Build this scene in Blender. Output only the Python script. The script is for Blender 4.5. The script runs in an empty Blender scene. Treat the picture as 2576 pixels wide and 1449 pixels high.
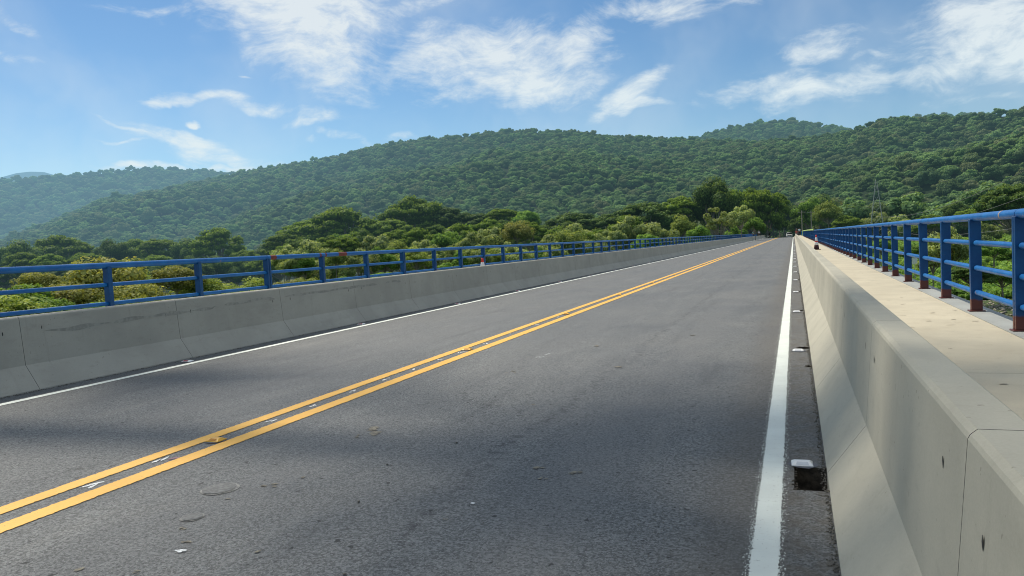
import bpy, bmesh, math, random
import numpy as np
from mathutils import Vector, Matrix, noise
R = math.radians
random.seed(7)
sc = bpy.context.scene
COL = sc.collection
TREES_AHEAD = True

# ------------------------------------------------------------------ camera
H = 1.2
F35, YAW, PIT, ROL = 2541.7, 0.3666, 0.0550, 0.0541   # focal length for a 3520 px wide frame
cy, sy, cp, sp = math.cos(YAW), math.sin(YAW), math.cos(PIT), math.sin(PIT)
fw = Vector((-sy*cp, cy*cp, -sp)); rt0 = Vector((cy, sy, 0)); up0 = rt0.cross(fw)
rt = rt0*math.cos(ROL) - up0*math.sin(ROL); up = rt0*math.sin(ROL) + up0*math.cos(ROL)
cam = bpy.data.cameras.new('camera'); camo = bpy.data.objects.new('camera', cam); COL.objects.link(camo)
cam.sensor_width = 36; cam.lens = F35/3520*36; cam.clip_start = 0.05; cam.clip_end = 30000
camo.matrix_world = Matrix(((rt.x, up.x, -fw.x, 0), (rt.y, up.y, -fw.y, 0), (rt.z, up.z, -fw.z, H), (0, 0, 0, 1)))
sc.camera = camo
def azel(px, py):                       # survey sighting -> compass bearing and elevation
    d = fw + rt*((px-1288)/1860.0) + up*((724.5-py)/1860.0)
    return math.atan2(d.x, d.y), math.atan2(d.z, math.hypot(d.x, d.y))
def horizon_y(px):
    return 583.6 + (1997-px)*0.0541

# ------------------------------------------------------------------ render
sc.render.engine = 'CYCLES'
sc.view_settings.view_transform = 'Standard'; sc.view_settings.look = 'None'; sc.view_settings.exposure = 0
sc.cycles.max_bounces = 5; sc.cycles.diffuse_bounces = 3; sc.cycles.transmission_bounces = 3
sc.cycles.use_denoising = True; sc.cycles.use_adaptive_sampling = False; sc.cycles.filter_width = 1.05; sc.cycles.sample_clamp_indirect = 4.0

# ------------------------------------------------------------------ light
SUN_AZ, SUN_EL = R(-58), R(52)
sun = bpy.data.lights.new('sun', 'SUN'); sun.energy = 4.1; sun.angle = R(1.5); sun.color = (1.0, 0.92, 0.78)
suno = bpy.data.objects.new('sun', sun); COL.objects.link(suno)
sdir = Vector((math.sin(SUN_AZ)*math.cos(SUN_EL), math.cos(SUN_AZ)*math.cos(SUN_EL), math.sin(SUN_EL)))
suno.rotation_euler = sdir.to_track_quat('Z', 'Y').to_euler()

# ------------------------------------------------------------------ node helper
class NT:
    def __init__(s, tree): s.t = tree; s.n = tree.nodes; s.l = tree.links
    def new(s, typ, **kw):
        nd = s.n.new(typ)
        for k, v in kw.items(): setattr(nd, k, v)
        return nd
    def put(s, inp, v):
        if hasattr(v, 'is_output') or isinstance(v, bpy.types.NodeSocket): s.l.new(v, inp)
        else: inp.default_value = v
    def math(s, op, a, b=0.0, c=None, clamp=False):
        m = s.new('ShaderNodeMath', operation=op, use_clamp=clamp)
        s.put(m.inputs[0], a); s.put(m.inputs[1], b)
        if c is not None: s.put(m.inputs[2], c)
        return m.outputs[0]
    def vmath(s, op, a, b=None):
        m = s.new('ShaderNodeVectorMath', operation=op); s.put(m.inputs[0], a)
        if b is not None: s.put(m.inputs[3] if op == 'SCALE' else m.inputs[1], b)
        return m
    def noise(s, vec, scale, detail=4, rough=.55, dist=0.0):
        m = s.new('ShaderNodeTexNoise'); s.put(m.inputs['Vector'], vec)
        s.put(m.inputs['Scale'], scale); m.inputs['Detail'].default_value = detail
        m.inputs['Roughness'].default_value = rough; m.inputs['Distortion'].default_value = dist
        return m
    def ramp(s, fac, stops, interp='LINEAR'):
        m = s.new('ShaderNodeValToRGB'); s.put(m.inputs[0], fac); cr = m.color_ramp; cr.interpolation = interp
        while len(cr.elements) < len(stops): cr.elements.new(.5)
        for e, (p, c) in zip(cr.elements, stops):
            e.position = p; e.color = c if len(c) == 4 else (*c, 1)
        return m.outputs[0]
    def gray(s, fac, p0, p1, v0=0., v1=1.):
        m = s.new('ShaderNodeMapRange', interpolation_type='SMOOTHSTEP'); s.put(m.inputs[0], fac)
        for i, v in zip((1, 2, 3, 4), (p0, p1, v0, v1)): s.put(m.inputs[i], v)
        return m.outputs[0]
    def mix(s, fac, a, b, mode='MIX'):
        m = s.new('ShaderNodeMix', data_type='RGBA', blend_type=mode)
        s.put(m.inputs[0], fac)
        for i, v in ((6, a), (7, b)):
            if isinstance(v, tuple) and len(v) == 3: v = (*v, 1)
            s.put(m.inputs[i], v)
        return m.outputs[2]
    def vmap(s, vec, loc=(0,0,0), rot=(0,0,0), scale=(1,1,1)):
        m = s.new('ShaderNodeMapping'); s.put(m.inputs[0], vec)
        m.inputs[1].default_value = loc; m.inputs[2].default_value = rot; m.inputs[3].default_value = scale
        return m.outputs[0]

def haze_group():  # distance haze painted into the materials as emission, no volume
    g = bpy.data.node_groups.new('painted_haze', 'ShaderNodeTree')
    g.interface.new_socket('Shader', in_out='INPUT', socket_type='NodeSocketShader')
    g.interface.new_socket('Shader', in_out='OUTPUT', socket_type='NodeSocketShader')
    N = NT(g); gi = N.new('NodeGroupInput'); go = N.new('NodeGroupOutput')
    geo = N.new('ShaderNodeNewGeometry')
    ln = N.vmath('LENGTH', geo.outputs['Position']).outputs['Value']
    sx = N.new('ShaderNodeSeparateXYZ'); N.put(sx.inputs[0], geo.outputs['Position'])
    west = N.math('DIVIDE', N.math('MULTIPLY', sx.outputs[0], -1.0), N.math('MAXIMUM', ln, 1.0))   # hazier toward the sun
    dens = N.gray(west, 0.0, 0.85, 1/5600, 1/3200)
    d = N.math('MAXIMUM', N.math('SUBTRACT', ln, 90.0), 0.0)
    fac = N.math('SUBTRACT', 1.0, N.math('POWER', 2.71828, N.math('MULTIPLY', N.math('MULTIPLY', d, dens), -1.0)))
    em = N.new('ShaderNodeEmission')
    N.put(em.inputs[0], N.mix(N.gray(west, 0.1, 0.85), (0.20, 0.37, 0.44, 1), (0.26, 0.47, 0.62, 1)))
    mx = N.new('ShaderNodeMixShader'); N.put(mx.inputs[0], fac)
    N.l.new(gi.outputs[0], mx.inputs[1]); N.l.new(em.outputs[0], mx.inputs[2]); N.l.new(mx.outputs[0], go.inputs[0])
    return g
HAZE = haze_group()

def mat(name):
    m = bpy.data.materials.new(name); m.use_nodes = True
    m.node_tree.nodes.clear(); N = NT(m.node_tree)
    N.out = N.new('ShaderNodeOutputMaterial')
    b = N.new('ShaderNodeBsdfPrincipled'); N.bsdf = b; N.l.new(b.outputs[0], N.out.inputs[0])
    N.m = m
    return N
def simple(name, col, rough=.6, metal=0., var=.12, scale=8., bump=0., spec=.5):
    N = mat(name); tc = N.new('ShaderNodeTexCoord')
    nz = N.noise(tc.outputs['Object'], scale, 5)
    f = N.gray(nz.outputs[0], .3, .7, 1-var, 1+var)
    N.put(N.bsdf.inputs['Base Color'], N.vmath('SCALE', col, f).outputs[0])
    N.bsdf.inputs['Roughness'].default_value = rough; N.bsdf.inputs['Metallic'].default_value = metal
    N.bsdf.inputs['Specular IOR Level'].default_value = spec
    if bump:
        bp = N.new('ShaderNodeBump'); bp.inputs['Strength'].default_value = bump; bp.inputs['Distance'].default_value = .01
        N.l.new(nz.outputs[0], bp.inputs['Height']); N.l.new(bp.outputs[0], N.bsdf.inputs['Normal'])
    return N.m
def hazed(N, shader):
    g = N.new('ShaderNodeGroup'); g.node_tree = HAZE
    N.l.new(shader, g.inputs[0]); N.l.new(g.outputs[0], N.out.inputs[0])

# ------------------------------------------------------------------ world: sky and clouds
w = bpy.data.worlds.new('World'); sc.world = w; w.use_nodes = True
W = NT(w.node_tree); W.n.clear()
wo = W.new('ShaderNodeOutputWorld'); bg = W.new('ShaderNodeBackground'); W.l.new(bg.outputs[0], wo.inputs[0])
sky = W.new('ShaderNodeTexSky', sky_type='NISHITA', sun_disc=False)
sky.sun_elevation = SUN_EL; sky.sun_rotation = SUN_AZ; sky.air_density = 1.0; sky.dust_density = 0.15; sky.ozone_density = 1.6
bg.inputs[1].default_value = 0.10
tc = W.new('ShaderNodeTexCoord'); dirv = tc.outputs['Generated']
sx = W.new('ShaderNodeSeparateXYZ'); W.put(sx.inputs[0], dirv)
az = W.math('ARCTAN2', sx.outputs[0], sx.outputs[1]); el = W.math('ARCSINE', sx.outputs[2])
cxyz = W.new('ShaderNodeCombineXYZ'); W.put(cxyz.inputs[0], az); W.put(cxyz.inputs[1], el)
uv = cxyz.outputs[0]
def warped(vec, scale, amt, detail=3):
    nz = W.noise(vec, scale, detail, .6)
    off = W.vmath('SUBTRACT', nz.outputs['Color'], (0.5, 0.5, 0.5)).outputs[0]
    return W.vmath('ADD', vec, W.vmath('SCALE', off, amt).outputs[0]).outputs[0]
uvw = warped(warped(uv, 6, .09, 2), 20, .022, 3)
# (px, py, half length, half width, slope of long axis in px, peak, softness)
CL = [(740,20,230,95,.10,1.05),(800,120,180,75,.25,1.0),(640,115,110,55,.5,.55),(1000,25,200,22,-.25,.55),(905,85,60,70,0,.7),(400,15,130,14,.15,.5),
      (1240,165,215,75,.05,.95),(1440,130,90,52,-.6,.9),(1290,232,180,34,-.10,.95),(1110,268,100,12,.0,.45),(1500,185,70,20,-.5,.4),
      (1640,20,260,34,-.22,.62),(1800,0,110,16,-.3,.5),(1480,42,120,10,-.05,.3),
      (1585,240,90,24,-.5,.85),(1595,273,90,11,.02,.75),(1560,262,60,20,0,.6),
      (2060,112,92,44,-.22,.9),(2180,143,80,8,-.03,.5),
      (2490,60,230,110,-.35,1.05),(2390,40,110,50,-.9,.6),(2560,140,150,60,0,.9),
      (2000,238,230,30,-.10,.78),(2290,200,320,44,-.10,.78),(2520,195,140,26,-.1,.6),(2420,262,210,14,-.04,.3),
      (400,248,45,8,.08,.75),(520,248,110,12,.05,.85),(650,262,90,14,.05,.6),(765,292,48,12,-.1,.8),(760,268,90,16,.15,.4),
      (340,310,85,7,.28,.7),(470,352,150,18,.33,.66),(590,395,140,26,.22,.6),(330,345,70,6,-.05,.45),
      (360,410,105,10,0,.9),(520,418,130,8,.03,.75),(492,307,17,8,-.15,1.0),(595,197,18,3,0,.5),
      (40,40,90,18,.35,.4),(20,120,80,14,.1,.28),(865,325,80,9,.18,.4),(800,341,18,9,0,.5),(1010,333,34,8,.1,.4),(1125,320,30,5,-.1,.3)]
acc = None
for (px, py, a, b, s, pk) in CL:
    a0, e0 = azel(px, py); a1, e1 = azel(px+10, py+10*s)
    ang = math.atan2(e1-e0, a1-a0); k = math.hypot(a1-a0, e1-e0)/math.hypot(10, 10*s)
    m = W.new('ShaderNodeMapping', vector_type='TEXTURE'); W.put(m.inputs[0], uvw)
    m.inputs[1].default_value = (a0, e0, 0); m.inputs[2].default_value = (0, 0, ang); m.inputs[3].default_value = (a*k*1.45, b*k*1.6, 1)
    ln = W.vmath('LENGTH', m.outputs[0]).outputs['Value']
    v = W.gray(ln, 1.25, 0.15, 0.0, pk)
    acc = v if acc is None else W.math('MAXIMUM', acc, v)
# heavy cloud cover added high on the unseen dome to whiten the ambient light
hi = W.noise(uvw, 3.2, 5, .6)
hid = W.math('MULTIPLY', W.gray(hi.outputs[0], .30, .55, 0., .95), W.gray(el, .34, .50))
acc = W.math('MAXIMUM', acc, hid)
st = W.vmap(warped(warped(uv, 4, .10, 2), 11, .035, 2), rot=(0, 0, .30), scale=(1, 2.8, 1))
fine = W.noise(st, 24, 11, .64); fine2 = W.noise(uvw, 9, 6, .55)
tex = W.math('ADD', W.math('MULTIPLY', fine.outputs[0], .55), W.math('MULTIPLY', fine2.outputs[0], .45))
dens = W.math('ADD', acc, W.math('MULTIPLY', W.math('SUBTRACT', tex, .5), 3.3))
dens = W.math('MULTIPLY', W.gray(dens, .10, 1.40), W.gray(acc, 0, .30))
veil = W.math('MULTIPLY', W.gray(W.noise(uvw, 5, 4).outputs[0], .38, .75), .26)
dens = W.math('MINIMUM', W.math('ADD', dens, veil), .95)
ccol = W.mix(W.gray(el, .08, .3), (7.6, 8.7, 9.0, 1), (7.6, 8.3, 8.7, 1))
skyc = W.mix(W.gray(el, .0, .34), (0.78, 0.95, 1.02, 1), (0.66, 0.87, 0.99, 1))
skym = W.mix(1.0, sky.outputs[0], skyc, 'MULTIPLY')
W.put(bg.inputs[0], W.mix(dens, skym, ccol))

# ------------------------------------------------------------------ object helpers
def tag(o, label=None, cat=None, group=None, kind=None):
    if label: o['label'] = label
    if cat: o['category'] = cat
    if group: o['group'] = group
    if kind: o['kind'] = kind
    return o
def empty(name, loc=(0,0,0), rz=0):
    o = bpy.data.objects.new(name, None); COL.objects.link(o); o.location = loc; o.rotation_euler = (0, 0, rz); o.empty_display_size = .3
    return o
def link(name, me, parent=None, loc=None):
    o = bpy.data.objects.new(name, me); COL.objects.link(o)
    if parent: o.parent = parent
    if loc: o.location = loc
    return o
def npmesh(name, V, F, mats, smooth=False, tint=None, matidx=None):
    V = np.asarray(V, np.float32); F = np.asarray(F, np.int32); k = F.shape[1]
    me = bpy.data.meshes.new(name)
    me.vertices.add(len(V)); me.vertices.foreach_set('co', V.ravel())
    me.loops.add(F.size); me.loops.foreach_set('vertex_index', F.ravel())
    me.polygons.add(len(F)); me.polygons.foreach_set('loop_start', np.arange(0, F.size, k, dtype=np.int32))
    try: me.polygons.foreach_set('loop_total', np.full(len(F), k, np.int32))
    except Exception: pass
    if smooth: me.polygons.foreach_set('use_smooth', np.ones(len(F), bool))
    if matidx is not None: me.polygons.foreach_set('material_index', np.asarray(matidx, np.int32))
    for m in (mats if isinstance(mats, (list, tuple)) else [mats]): me.materials.append(m)
    if tint is not None:
        at = me.attributes.new('tint', 'FLOAT', 'FACE'); at.data.foreach_set('value', np.asarray(tint, np.float32))
    me.update(calc_edges=True); me.validate()
    return me
class MB:
    def __init__(s): s.v = []; s.f = []
    def quad(s, a, b, c, d):
        i = len(s.v); s.v += [a, b, c, d]; s.f.append((i, i+1, i+2, i+3))
    def box(s, x0, x1, y0, y1, z0, z1):
        i = len(s.v); s.v += [(x, y, z) for z in (z0, z1) for y in (y0, y1) for x in (x0, x1)]
        s.f += [tuple(i+k for k in q) for q in ((0,2,3,1),(4,5,7,6),(0,1,5,4),(2,6,7,3),(0,4,6,2),(1,3,7,5))]
    def tube(s, a, b, r0, r1=None, n=12, cap=True, dome=False):
        r1 = r0 if r1 is None else r1; a, b = Vector(a), Vector(b); d = (b-a).normalized()
        t = d.orthogonal().normalized(); u = d.cross(t)
        rings = [(a, r0), (b, r1)]
        if dome: rings = [(a+d*r0*.1*0, r0*.55), (a+d*r0*.35, r0*.9), (a+d*r0*.8, r0), (b-d*r1*.8, r1), (b-d*r1*.35, r1*.9), (b, r1*.55)]
        i = len(s.v)
        for (c, r) in rings:
            for k in range(n):
                an = 2*math.pi*k/n; s.v.append(tuple(c+t*(r*math.cos(an))+u*(r*math.sin(an))))
        for j in range(len(rings)-1):
            for k in range(n):
                s.f.append((i+j*n+k, i+j*n+(k+1) % n, i+(j+1)*n+(k+1) % n, i+(j+1)*n+k))
        if cap:
            s.f.append(tuple(i+k for k in range(n))[::-1]); m = i+(len(rings)-1)*n; s.f.append(tuple(m+k for k in range(n)))
    def prism(s, prof, y0, y1, ys=None):           # profile in x,z swept along y
        ys = ys or [y0, y1]; i = len(s.v); n = len(prof)
        for y in ys: s.v += [(x, y, z) for x, z in prof]
        for j in range(len(ys)-1):
            for k in range(n):
                s.f.append((i+j*n+k, i+(j+1)*n+k, i+(j+1)*n+(k+1) % n, i+j*n+(k+1) % n))
        s.f.append(tuple(i+k for k in range(n))); m = i+(len(ys)-1)*n; s.f.append(tuple(m+k for k in range(n))[::-1])
    def mesh(s, name, m, smooth=False, bevel=0, seg=2):
        me = bpy.data.meshes.new(name); me.from_pydata(s.v, [], s.f)
        for q in (m if isinstance(m, (list, tuple)) else [m]): me.materials.append(q)
        bm = bmesh.new(); bm.from_mesh(me); bmesh.ops.recalc_face_normals(bm, faces=bm.faces)
        if bevel: bmesh.ops.bevel(bm, geom=[e for e in bm.edges if len(e.link_faces) == 2 and e.calc_face_angle(0) > .5], offset=bevel, segments=seg, profile=.7, affect='EDGES', clamp_overlap=True)
        bm.to_mesh(me); bm.free()
        if smooth:
            for p in me.polygons: p.use_smooth = True
            try: me.set_sharp_from_angle(angle=R(40))
            except Exception: pass
        return me
    def build(s, name, m, parent=None, **kw):
        return link(name, s.mesh(name, m, **kw), parent)

# ------------------------------------------------------------------ bridge materials
def asphalt(name, dark=1.0, shoulder=False):
    N = mat(name); geo = N.new('ShaderNodeNewGeometry'); P = geo.outputs['Position']
    base = N.noise(P, 0.45, 6, .6); mid = N.noise(N.vmap(P, scale=(1.6, .5, 1)), 1.7, 6, .65)
    grit = N.noise(P, 140, 3, .7); grit2 = N.noise(P, 62, 5, .75)
    vor = N.new('ShaderNodeTexVoronoi'); N.put(vor.inputs['Vector'], P); vor.inputs['Scale'].default_value = 60
    c = N.ramp(base.outputs[0], [(.33, (.098, .103, .105)), (.5, (.126, .132, .134)), (.68, (.160, .165, .164))])
    c = N.mix(N.gray(mid.outputs[0], .45, .75, 0, .55), c, (.185, .188, .182))
    cellc = N.new('ShaderNodeSeparateColor'); vc2 = N.new('ShaderNodeTexVoronoi'); N.put(vc2.inputs['Vector'], P); vc2.inputs['Scale'].default_value = 95; N.l.new(vc2.outputs['Color'], cellc.inputs[0])
    c = N.vmath('SCALE', c, N.gray(cellc.outputs[0], 0, 1, .58, 1.42)).outputs[0]
    # tyre polished tracks and a dark joint stripe, running with the traffic
    sx = N.new('ShaderNodeSeparateXYZ'); N.put(sx.inputs[0], P)
    xx = N.math('ADD', sx.outputs[0], N.math('MULTIPLY', N.math('SUBTRACT', N.noise(P, .6, 2).outputs[0], .5), .5))
    for tr, wd, am in ((-1.1, .35, .35), (-2.7, .35, .25), (-4.8, .35, .3), (-6.2, .35, .25)):
        dd = N.math('ABSOLUTE', N.math('SUBTRACT', xx, tr))
        c = N.mix(N.gray(dd, 0, wd, am, 0), c, (.152, .153, .153))
    tar = N.gray(N.math('ABSOLUTE', N.math('SUBTRACT', xx, -1.62)), .0, .10, 1, 0)
    tar = N.math('MULTIPLY', tar, N.gray(N.noise(P, 14, 5, .7).outputs[0], .48, .62))
    c = N.mix(N.math('MULTIPLY', tar, .8), c, (.03, .03, .034))
    c = N.mix(N.gray(grit.outputs[0], .54, .70, 0, .85), c, (.34, .335, .32))
    c = N.mix(N.gray(grit2.outputs[0], .52, .35, 0, .85), c, (.038, .038, .040))
    # hairline cracks and rubbed oil streaks
    vc = N.new('ShaderNodeTexVoronoi', feature='DISTANCE_TO_EDGE'); wv = N.noise(P, 2.5, 4, .6)
    N.put(vc.inputs['Vector'], N.vmath('ADD', N.vmap(P, scale=(.8, .45, 1)), N.vmath('SCALE', wv.outputs['Color'], .5).outputs[0]).outputs[0]); vc.inputs['Scale'].default_value = .7
    ck = N.math('MULTIPLY', N.gray(vc.outputs['Distance'], .0, .006, 1, 0), N.gray(N.noise(P, .5, 3).outputs[0], .52, .62))
    c = N.mix(N.math('MULTIPLY', ck, .7), c, (.035, .035, .036))
    oil = N.noise(N.vmap(P, scale=(2.2, .18, 1)), 1.4, 5, .7)
    c = N.mix(N.gray(oil.outputs[0], .55, .72, 0, .38), c, (.055, .055, .060))
    c = N.mix(N.gray(oil.outputs[0], .44, .30, 0, .35), c, (.20, .195, .18))
    # pits and pale dust spots
    pits = N.noise(N.vmap(P, scale=(1, .8, 1)), 22, 2, .5)
    c = N.mix(N.gray(pits.outputs[0], .69, .73, 0, .8), c, (.012, .012, .012))
    dust = N.noise(P, 3.1, 5, .7)
    c = N.mix(N.gray(dust.outputs[0], .72, .80, 0, .4), c, (.20, .18, .145))
    if not shoulder:
        edge = N.gray(N.math('ADD', sx.outputs[0], N.math('MULTIPLY', N.noise(P, 6, 3).outputs[0], .25)), -.45, -.12, 0, .45)
        c = N.mix(edge, c, (.105, .092, .076))
    else:
        c = N.mix(N.gray(N.noise(P, 9, 4).outputs[0], .4, .65, .15, .6), c, (.10, .083, .062))
    N.put(N.bsdf.inputs['Base Color'], N.vmath('SCALE', c, dark).outputs[0])
    N.put(N.bsdf.inputs['Roughness'], N.gray(base.outputs[0], .3, .7, .66, .85)); N.bsdf.inputs['Specular IOR Level'].default_value = .45
    hsum = N.math('ADD', N.math('MULTIPLY', vor.outputs['Distance'], .6), N.math('ADD', grit2.outputs[0], N.math('MULTIPLY', N.gray(pits.outputs[0], .66, .73), -2.)))
    bp = N.new('ShaderNodeBump'); bp.inputs['Strength'].default_value = .6; bp.inputs['Distance'].default_value = .0035
    N.put(bp.inputs['Height'], hsum); N.l.new(bp.outputs[0], N.bsdf.inputs['Normal'])
    return N.m
M_ASPH = asphalt('asphalt'); M_SHLD = asphalt('shoulder_asphalt', .95, True)

def concrete(name, col, stain, joints=False, streak=True, sat=1.0):
    N = mat(name); geo = N.new('ShaderNodeNewGeometry'); P = geo.outputs['Position']
    a = N.noise(P, 1.3, 6, .6); b = N.noise(N.vmap(P, scale=(1, 1, 3)), 6, 6, .65); g = N.noise(P, 120, 2, .6)
    c = N.mix(N.gray(a.outputs[0], .3, .7), tuple(x*.90 for x in col), tuple(min(1, x*1.08) for x in col))
    c = N.mix(N.gray(b.outputs[0], .52, .78, 0, .5), c, stain); big_ = N.noise(N.vmap(P, scale=(1, .35, 1)), 2.6, 6, .7); c = N.mix(N.gray(big_.outputs[0], .54, .72, 0, .30), c, tuple(x*.62 for x in col))
    if streak:      # water marks running down the face
        sk = N.noise(N.vmap(P, scale=(1, 7, .5)), 2.2, 5, .6)
        c = N.mix(N.gray(sk.outputs[0], .56, .76, 0, .35), c, stain)
    sp_ = N.noise(P, 38, 2, .5)
    c = N.mix(N.gray(sp_.outputs[0], .71, .75, 0, .45), c, tuple(x*.3 for x in col))
    c = N.mix(N.gray(g.outputs[0], .35, .65, 0, .12), c, tuple(x*.6 for x in col))
    N.put(N.bsdf.inputs['Base Color'], c); N.bsdf.inputs['Roughness'].default_value = .8; N.bsdf.inputs['Specular IOR Level'].default_value = .35
    bp = N.new('ShaderNodeBump'); bp.inputs['Strength'].default_value = .3; bp.inputs['Distance'].default_value = .004
    N.put(bp.inputs['Height'], N.math('ADD', b.outputs[0], N.math('MULTIPLY', g.outputs[0], .12))); N.l.new(bp.outputs[0], N.bsdf.inputs['Normal'])
    return N.m
M_BARR = concrete('painted_barrier_concrete', (.43, .405, .325), (.33, .305, .245))
M_BARL = concrete('grey_barrier_concrete', (.40, .375, .315), (.30, .28, .23))
M_WALK = concrete('walkway_concrete', (.56, .50, .375), (.42, .35, .24), streak=False)
M_KERB = concrete('kerb_concrete', (.36, .37, .35), (.25, .25, .22), streak=False)
M_SOIL = simple('dark_wet_soil', (.045, .035, .025), .95, var=.5, scale=30, bump=.8)
M_JOINT = simple('joint_groove_shadow', (.11, .105, .095), .9)  # dark colour on the groove faces stands for shadow in the joints
M_HOLE = simple('tie_hole_grout', (.03, .028, .025), .95)
M_RUST = simple('red_primer', (.16, .028, .018), .6, var=.25, scale=25)

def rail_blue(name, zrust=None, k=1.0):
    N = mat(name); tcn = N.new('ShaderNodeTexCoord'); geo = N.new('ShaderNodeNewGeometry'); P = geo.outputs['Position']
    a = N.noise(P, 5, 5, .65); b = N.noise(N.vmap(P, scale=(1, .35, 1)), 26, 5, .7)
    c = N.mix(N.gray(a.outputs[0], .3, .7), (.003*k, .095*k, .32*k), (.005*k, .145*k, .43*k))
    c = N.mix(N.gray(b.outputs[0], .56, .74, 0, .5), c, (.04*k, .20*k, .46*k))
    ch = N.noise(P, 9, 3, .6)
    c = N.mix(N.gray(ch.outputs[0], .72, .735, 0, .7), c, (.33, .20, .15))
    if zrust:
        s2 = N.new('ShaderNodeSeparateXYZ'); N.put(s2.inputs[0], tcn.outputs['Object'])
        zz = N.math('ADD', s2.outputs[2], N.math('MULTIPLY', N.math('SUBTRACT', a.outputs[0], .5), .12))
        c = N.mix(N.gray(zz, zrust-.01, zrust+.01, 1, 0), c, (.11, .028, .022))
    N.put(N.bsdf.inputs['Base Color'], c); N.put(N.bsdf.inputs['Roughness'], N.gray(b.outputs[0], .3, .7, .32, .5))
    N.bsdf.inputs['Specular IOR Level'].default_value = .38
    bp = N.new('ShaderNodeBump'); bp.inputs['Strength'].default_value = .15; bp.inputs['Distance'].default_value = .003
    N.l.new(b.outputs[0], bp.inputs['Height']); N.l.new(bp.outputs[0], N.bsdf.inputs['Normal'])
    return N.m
M_RAIL = rail_blue('blue_rail_paint'); M_POST = rail_blue('shaded_post_blue', .12, .50)  # posts get a darker rail blue, shade of their near faces put into the colour

def paint(name, col, wear):
    N = mat(name); geo = N.new('ShaderNodeNewGeometry'); P = geo.outputs['Position']
    a = N.noise(P, 4, 5, .6); g = N.noise(P, 70, 3, .7); cr = N.noise(N.vmap(P, scale=(1, 5, 1)), 12, 4, .7)
    c = N.mix(N.gray(a.outputs[0], .3, .7), tuple(x*.9 for x in col), col)
    c = N.mix(N.gray(cr.outputs[0], .60, .72, 0, .35), c, wear)
    c = N.mix(N.gray(g.outputs[0], .66, .70, 0, .75), c, tuple(x*.2 for x in wear))
    N.put(N.bsdf.inputs['Base Color'], c); N.bsdf.inputs['Roughness'].default_value = .6
    bp = N.new('ShaderNodeBump'); bp.inputs['Strength'].default_value = .5; bp.inputs['Distance'].default_value = .004
    N.l.new(g.outputs[0], bp.inputs['Height']); N.l.new(bp.outputs[0], N.bsdf.inputs['Normal'])
    return N.m
M_WHITE = paint('white_road_paint', (.76, .80, .74), (.46, .42, .34)); M_YELLOW = paint('yellow_road_paint', (.88, .47, .06), (.55, .33, .10))

# ------------------------------------------------------------------ deck, road, markings
END = 205.0
XR0, XL0 = .118, -7.27                     # toes of the two barriers
studY = [4.02 + 3.9*i for i in range(20)]
holes = [(3.62, 3.98, -.035)] + [(y+.16, y+.30, .0) for y in studY[1:12]]
holes = sorted(holes + [(6.98, 7.08, .06)])
mb = MB(); mb.box(-9.25, 2.05, -14, END, -1.1, -.30)
for gx in (-7.2, -4.8, -2.4, .3): mb.box(gx-.3, gx+.3, -14, END, -2.6, -1.102)
deck = mb.build('bridge_deck', concrete('deck_concrete', (.33, .32, .29), (.2, .19, .16))); tag(deck, kind='structure')
mb = MB(); ys = [-14, -2, 0, 2, 4, 6, 8, 12, 20, 40, 80, 120, 160, END, 240, 300, 360, 420, 520]
def road_dip(y): return -max(0, y-190)**1.35*.0025
for a, b in zip(ys, ys[1:]):
    mb.quad((XL0-.35, a, road_dip(a)), (-.06, a, road_dip(a)), (-.06, b, road_dip(b)), (XL0-.35, b, road_dip(b)))
road = mb.build('road', M_ASPH); tag(road, kind='structure')
mb = MB()
cuts = [-14.0]
for h in holes: cuts += [h[0], h[1]]
cuts += [END, 420]
for i in range(len(cuts)-1):
    a, b = cuts[i], cuts[i+1]; hole = i % 2 == 1 and i < 2*len(holes)
    if hole:
        x0 = holes[i//2][2]
        if x0 > -.06: mb.quad((-.06, a, 0), (x0, a, 0), (x0, b, 0), (-.06, b, 0))
    else:
        mb.quad((-.06, a, road_dip(a)), (.40, a, road_dip(a)), (.40, b, road_dip(b)), (-.06, b, road_dip(b)))
sh = mb.build('shoulder', M_SHLD); tag(sh, kind='structure')
mb = MB()
for (a, b, x0) in holes:
    x1 = .14; d = -.11
    rim = [(x0+random.uniform(-.012, .012), y) for y in np.linspace(a, b, 6)]
    mb.quad((x0, a, 0), (x0+.02, a, d), (x0+.02, b, d), (x0, b, 0)); mb.quad((x0, b, 0), (x0, b-.02, d), (x1, b-.02, d), (x1, b, 0))
    mb.quad((x0, a, 0), (x1, a, 0), (x1, a+.02, d), (x0, a+.02, d)); mb.quad((x0, a, d+.001), (x1, a, d+.001), (x1, b, d+.001), (x0, b, d+.001))
    # crumbled edge: lumps of broken asphalt round the rim
    for _ in range(40):
        e = random.random(); px_, py_ = (x0+random.uniform(-.01, .015), random.uniform(a, b)) if e < .4 else ((random.uniform(x0, x1), a+random.uniform(-.008, .012)) if e < .7 else (random.uniform(x0, x1), b+random.uniform(-.012, .008)))
        s_ = random.uniform(.003, .009); mb.box(px_-s_, px_+s_, py_-s_, py_+s_, -.03, random.uniform(-.004, .004))
o = mb.build('drain_hole', M_SOIL, sh); o['label'] = 'dark square drain holes cut in the shoulder along the barrier'

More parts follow.
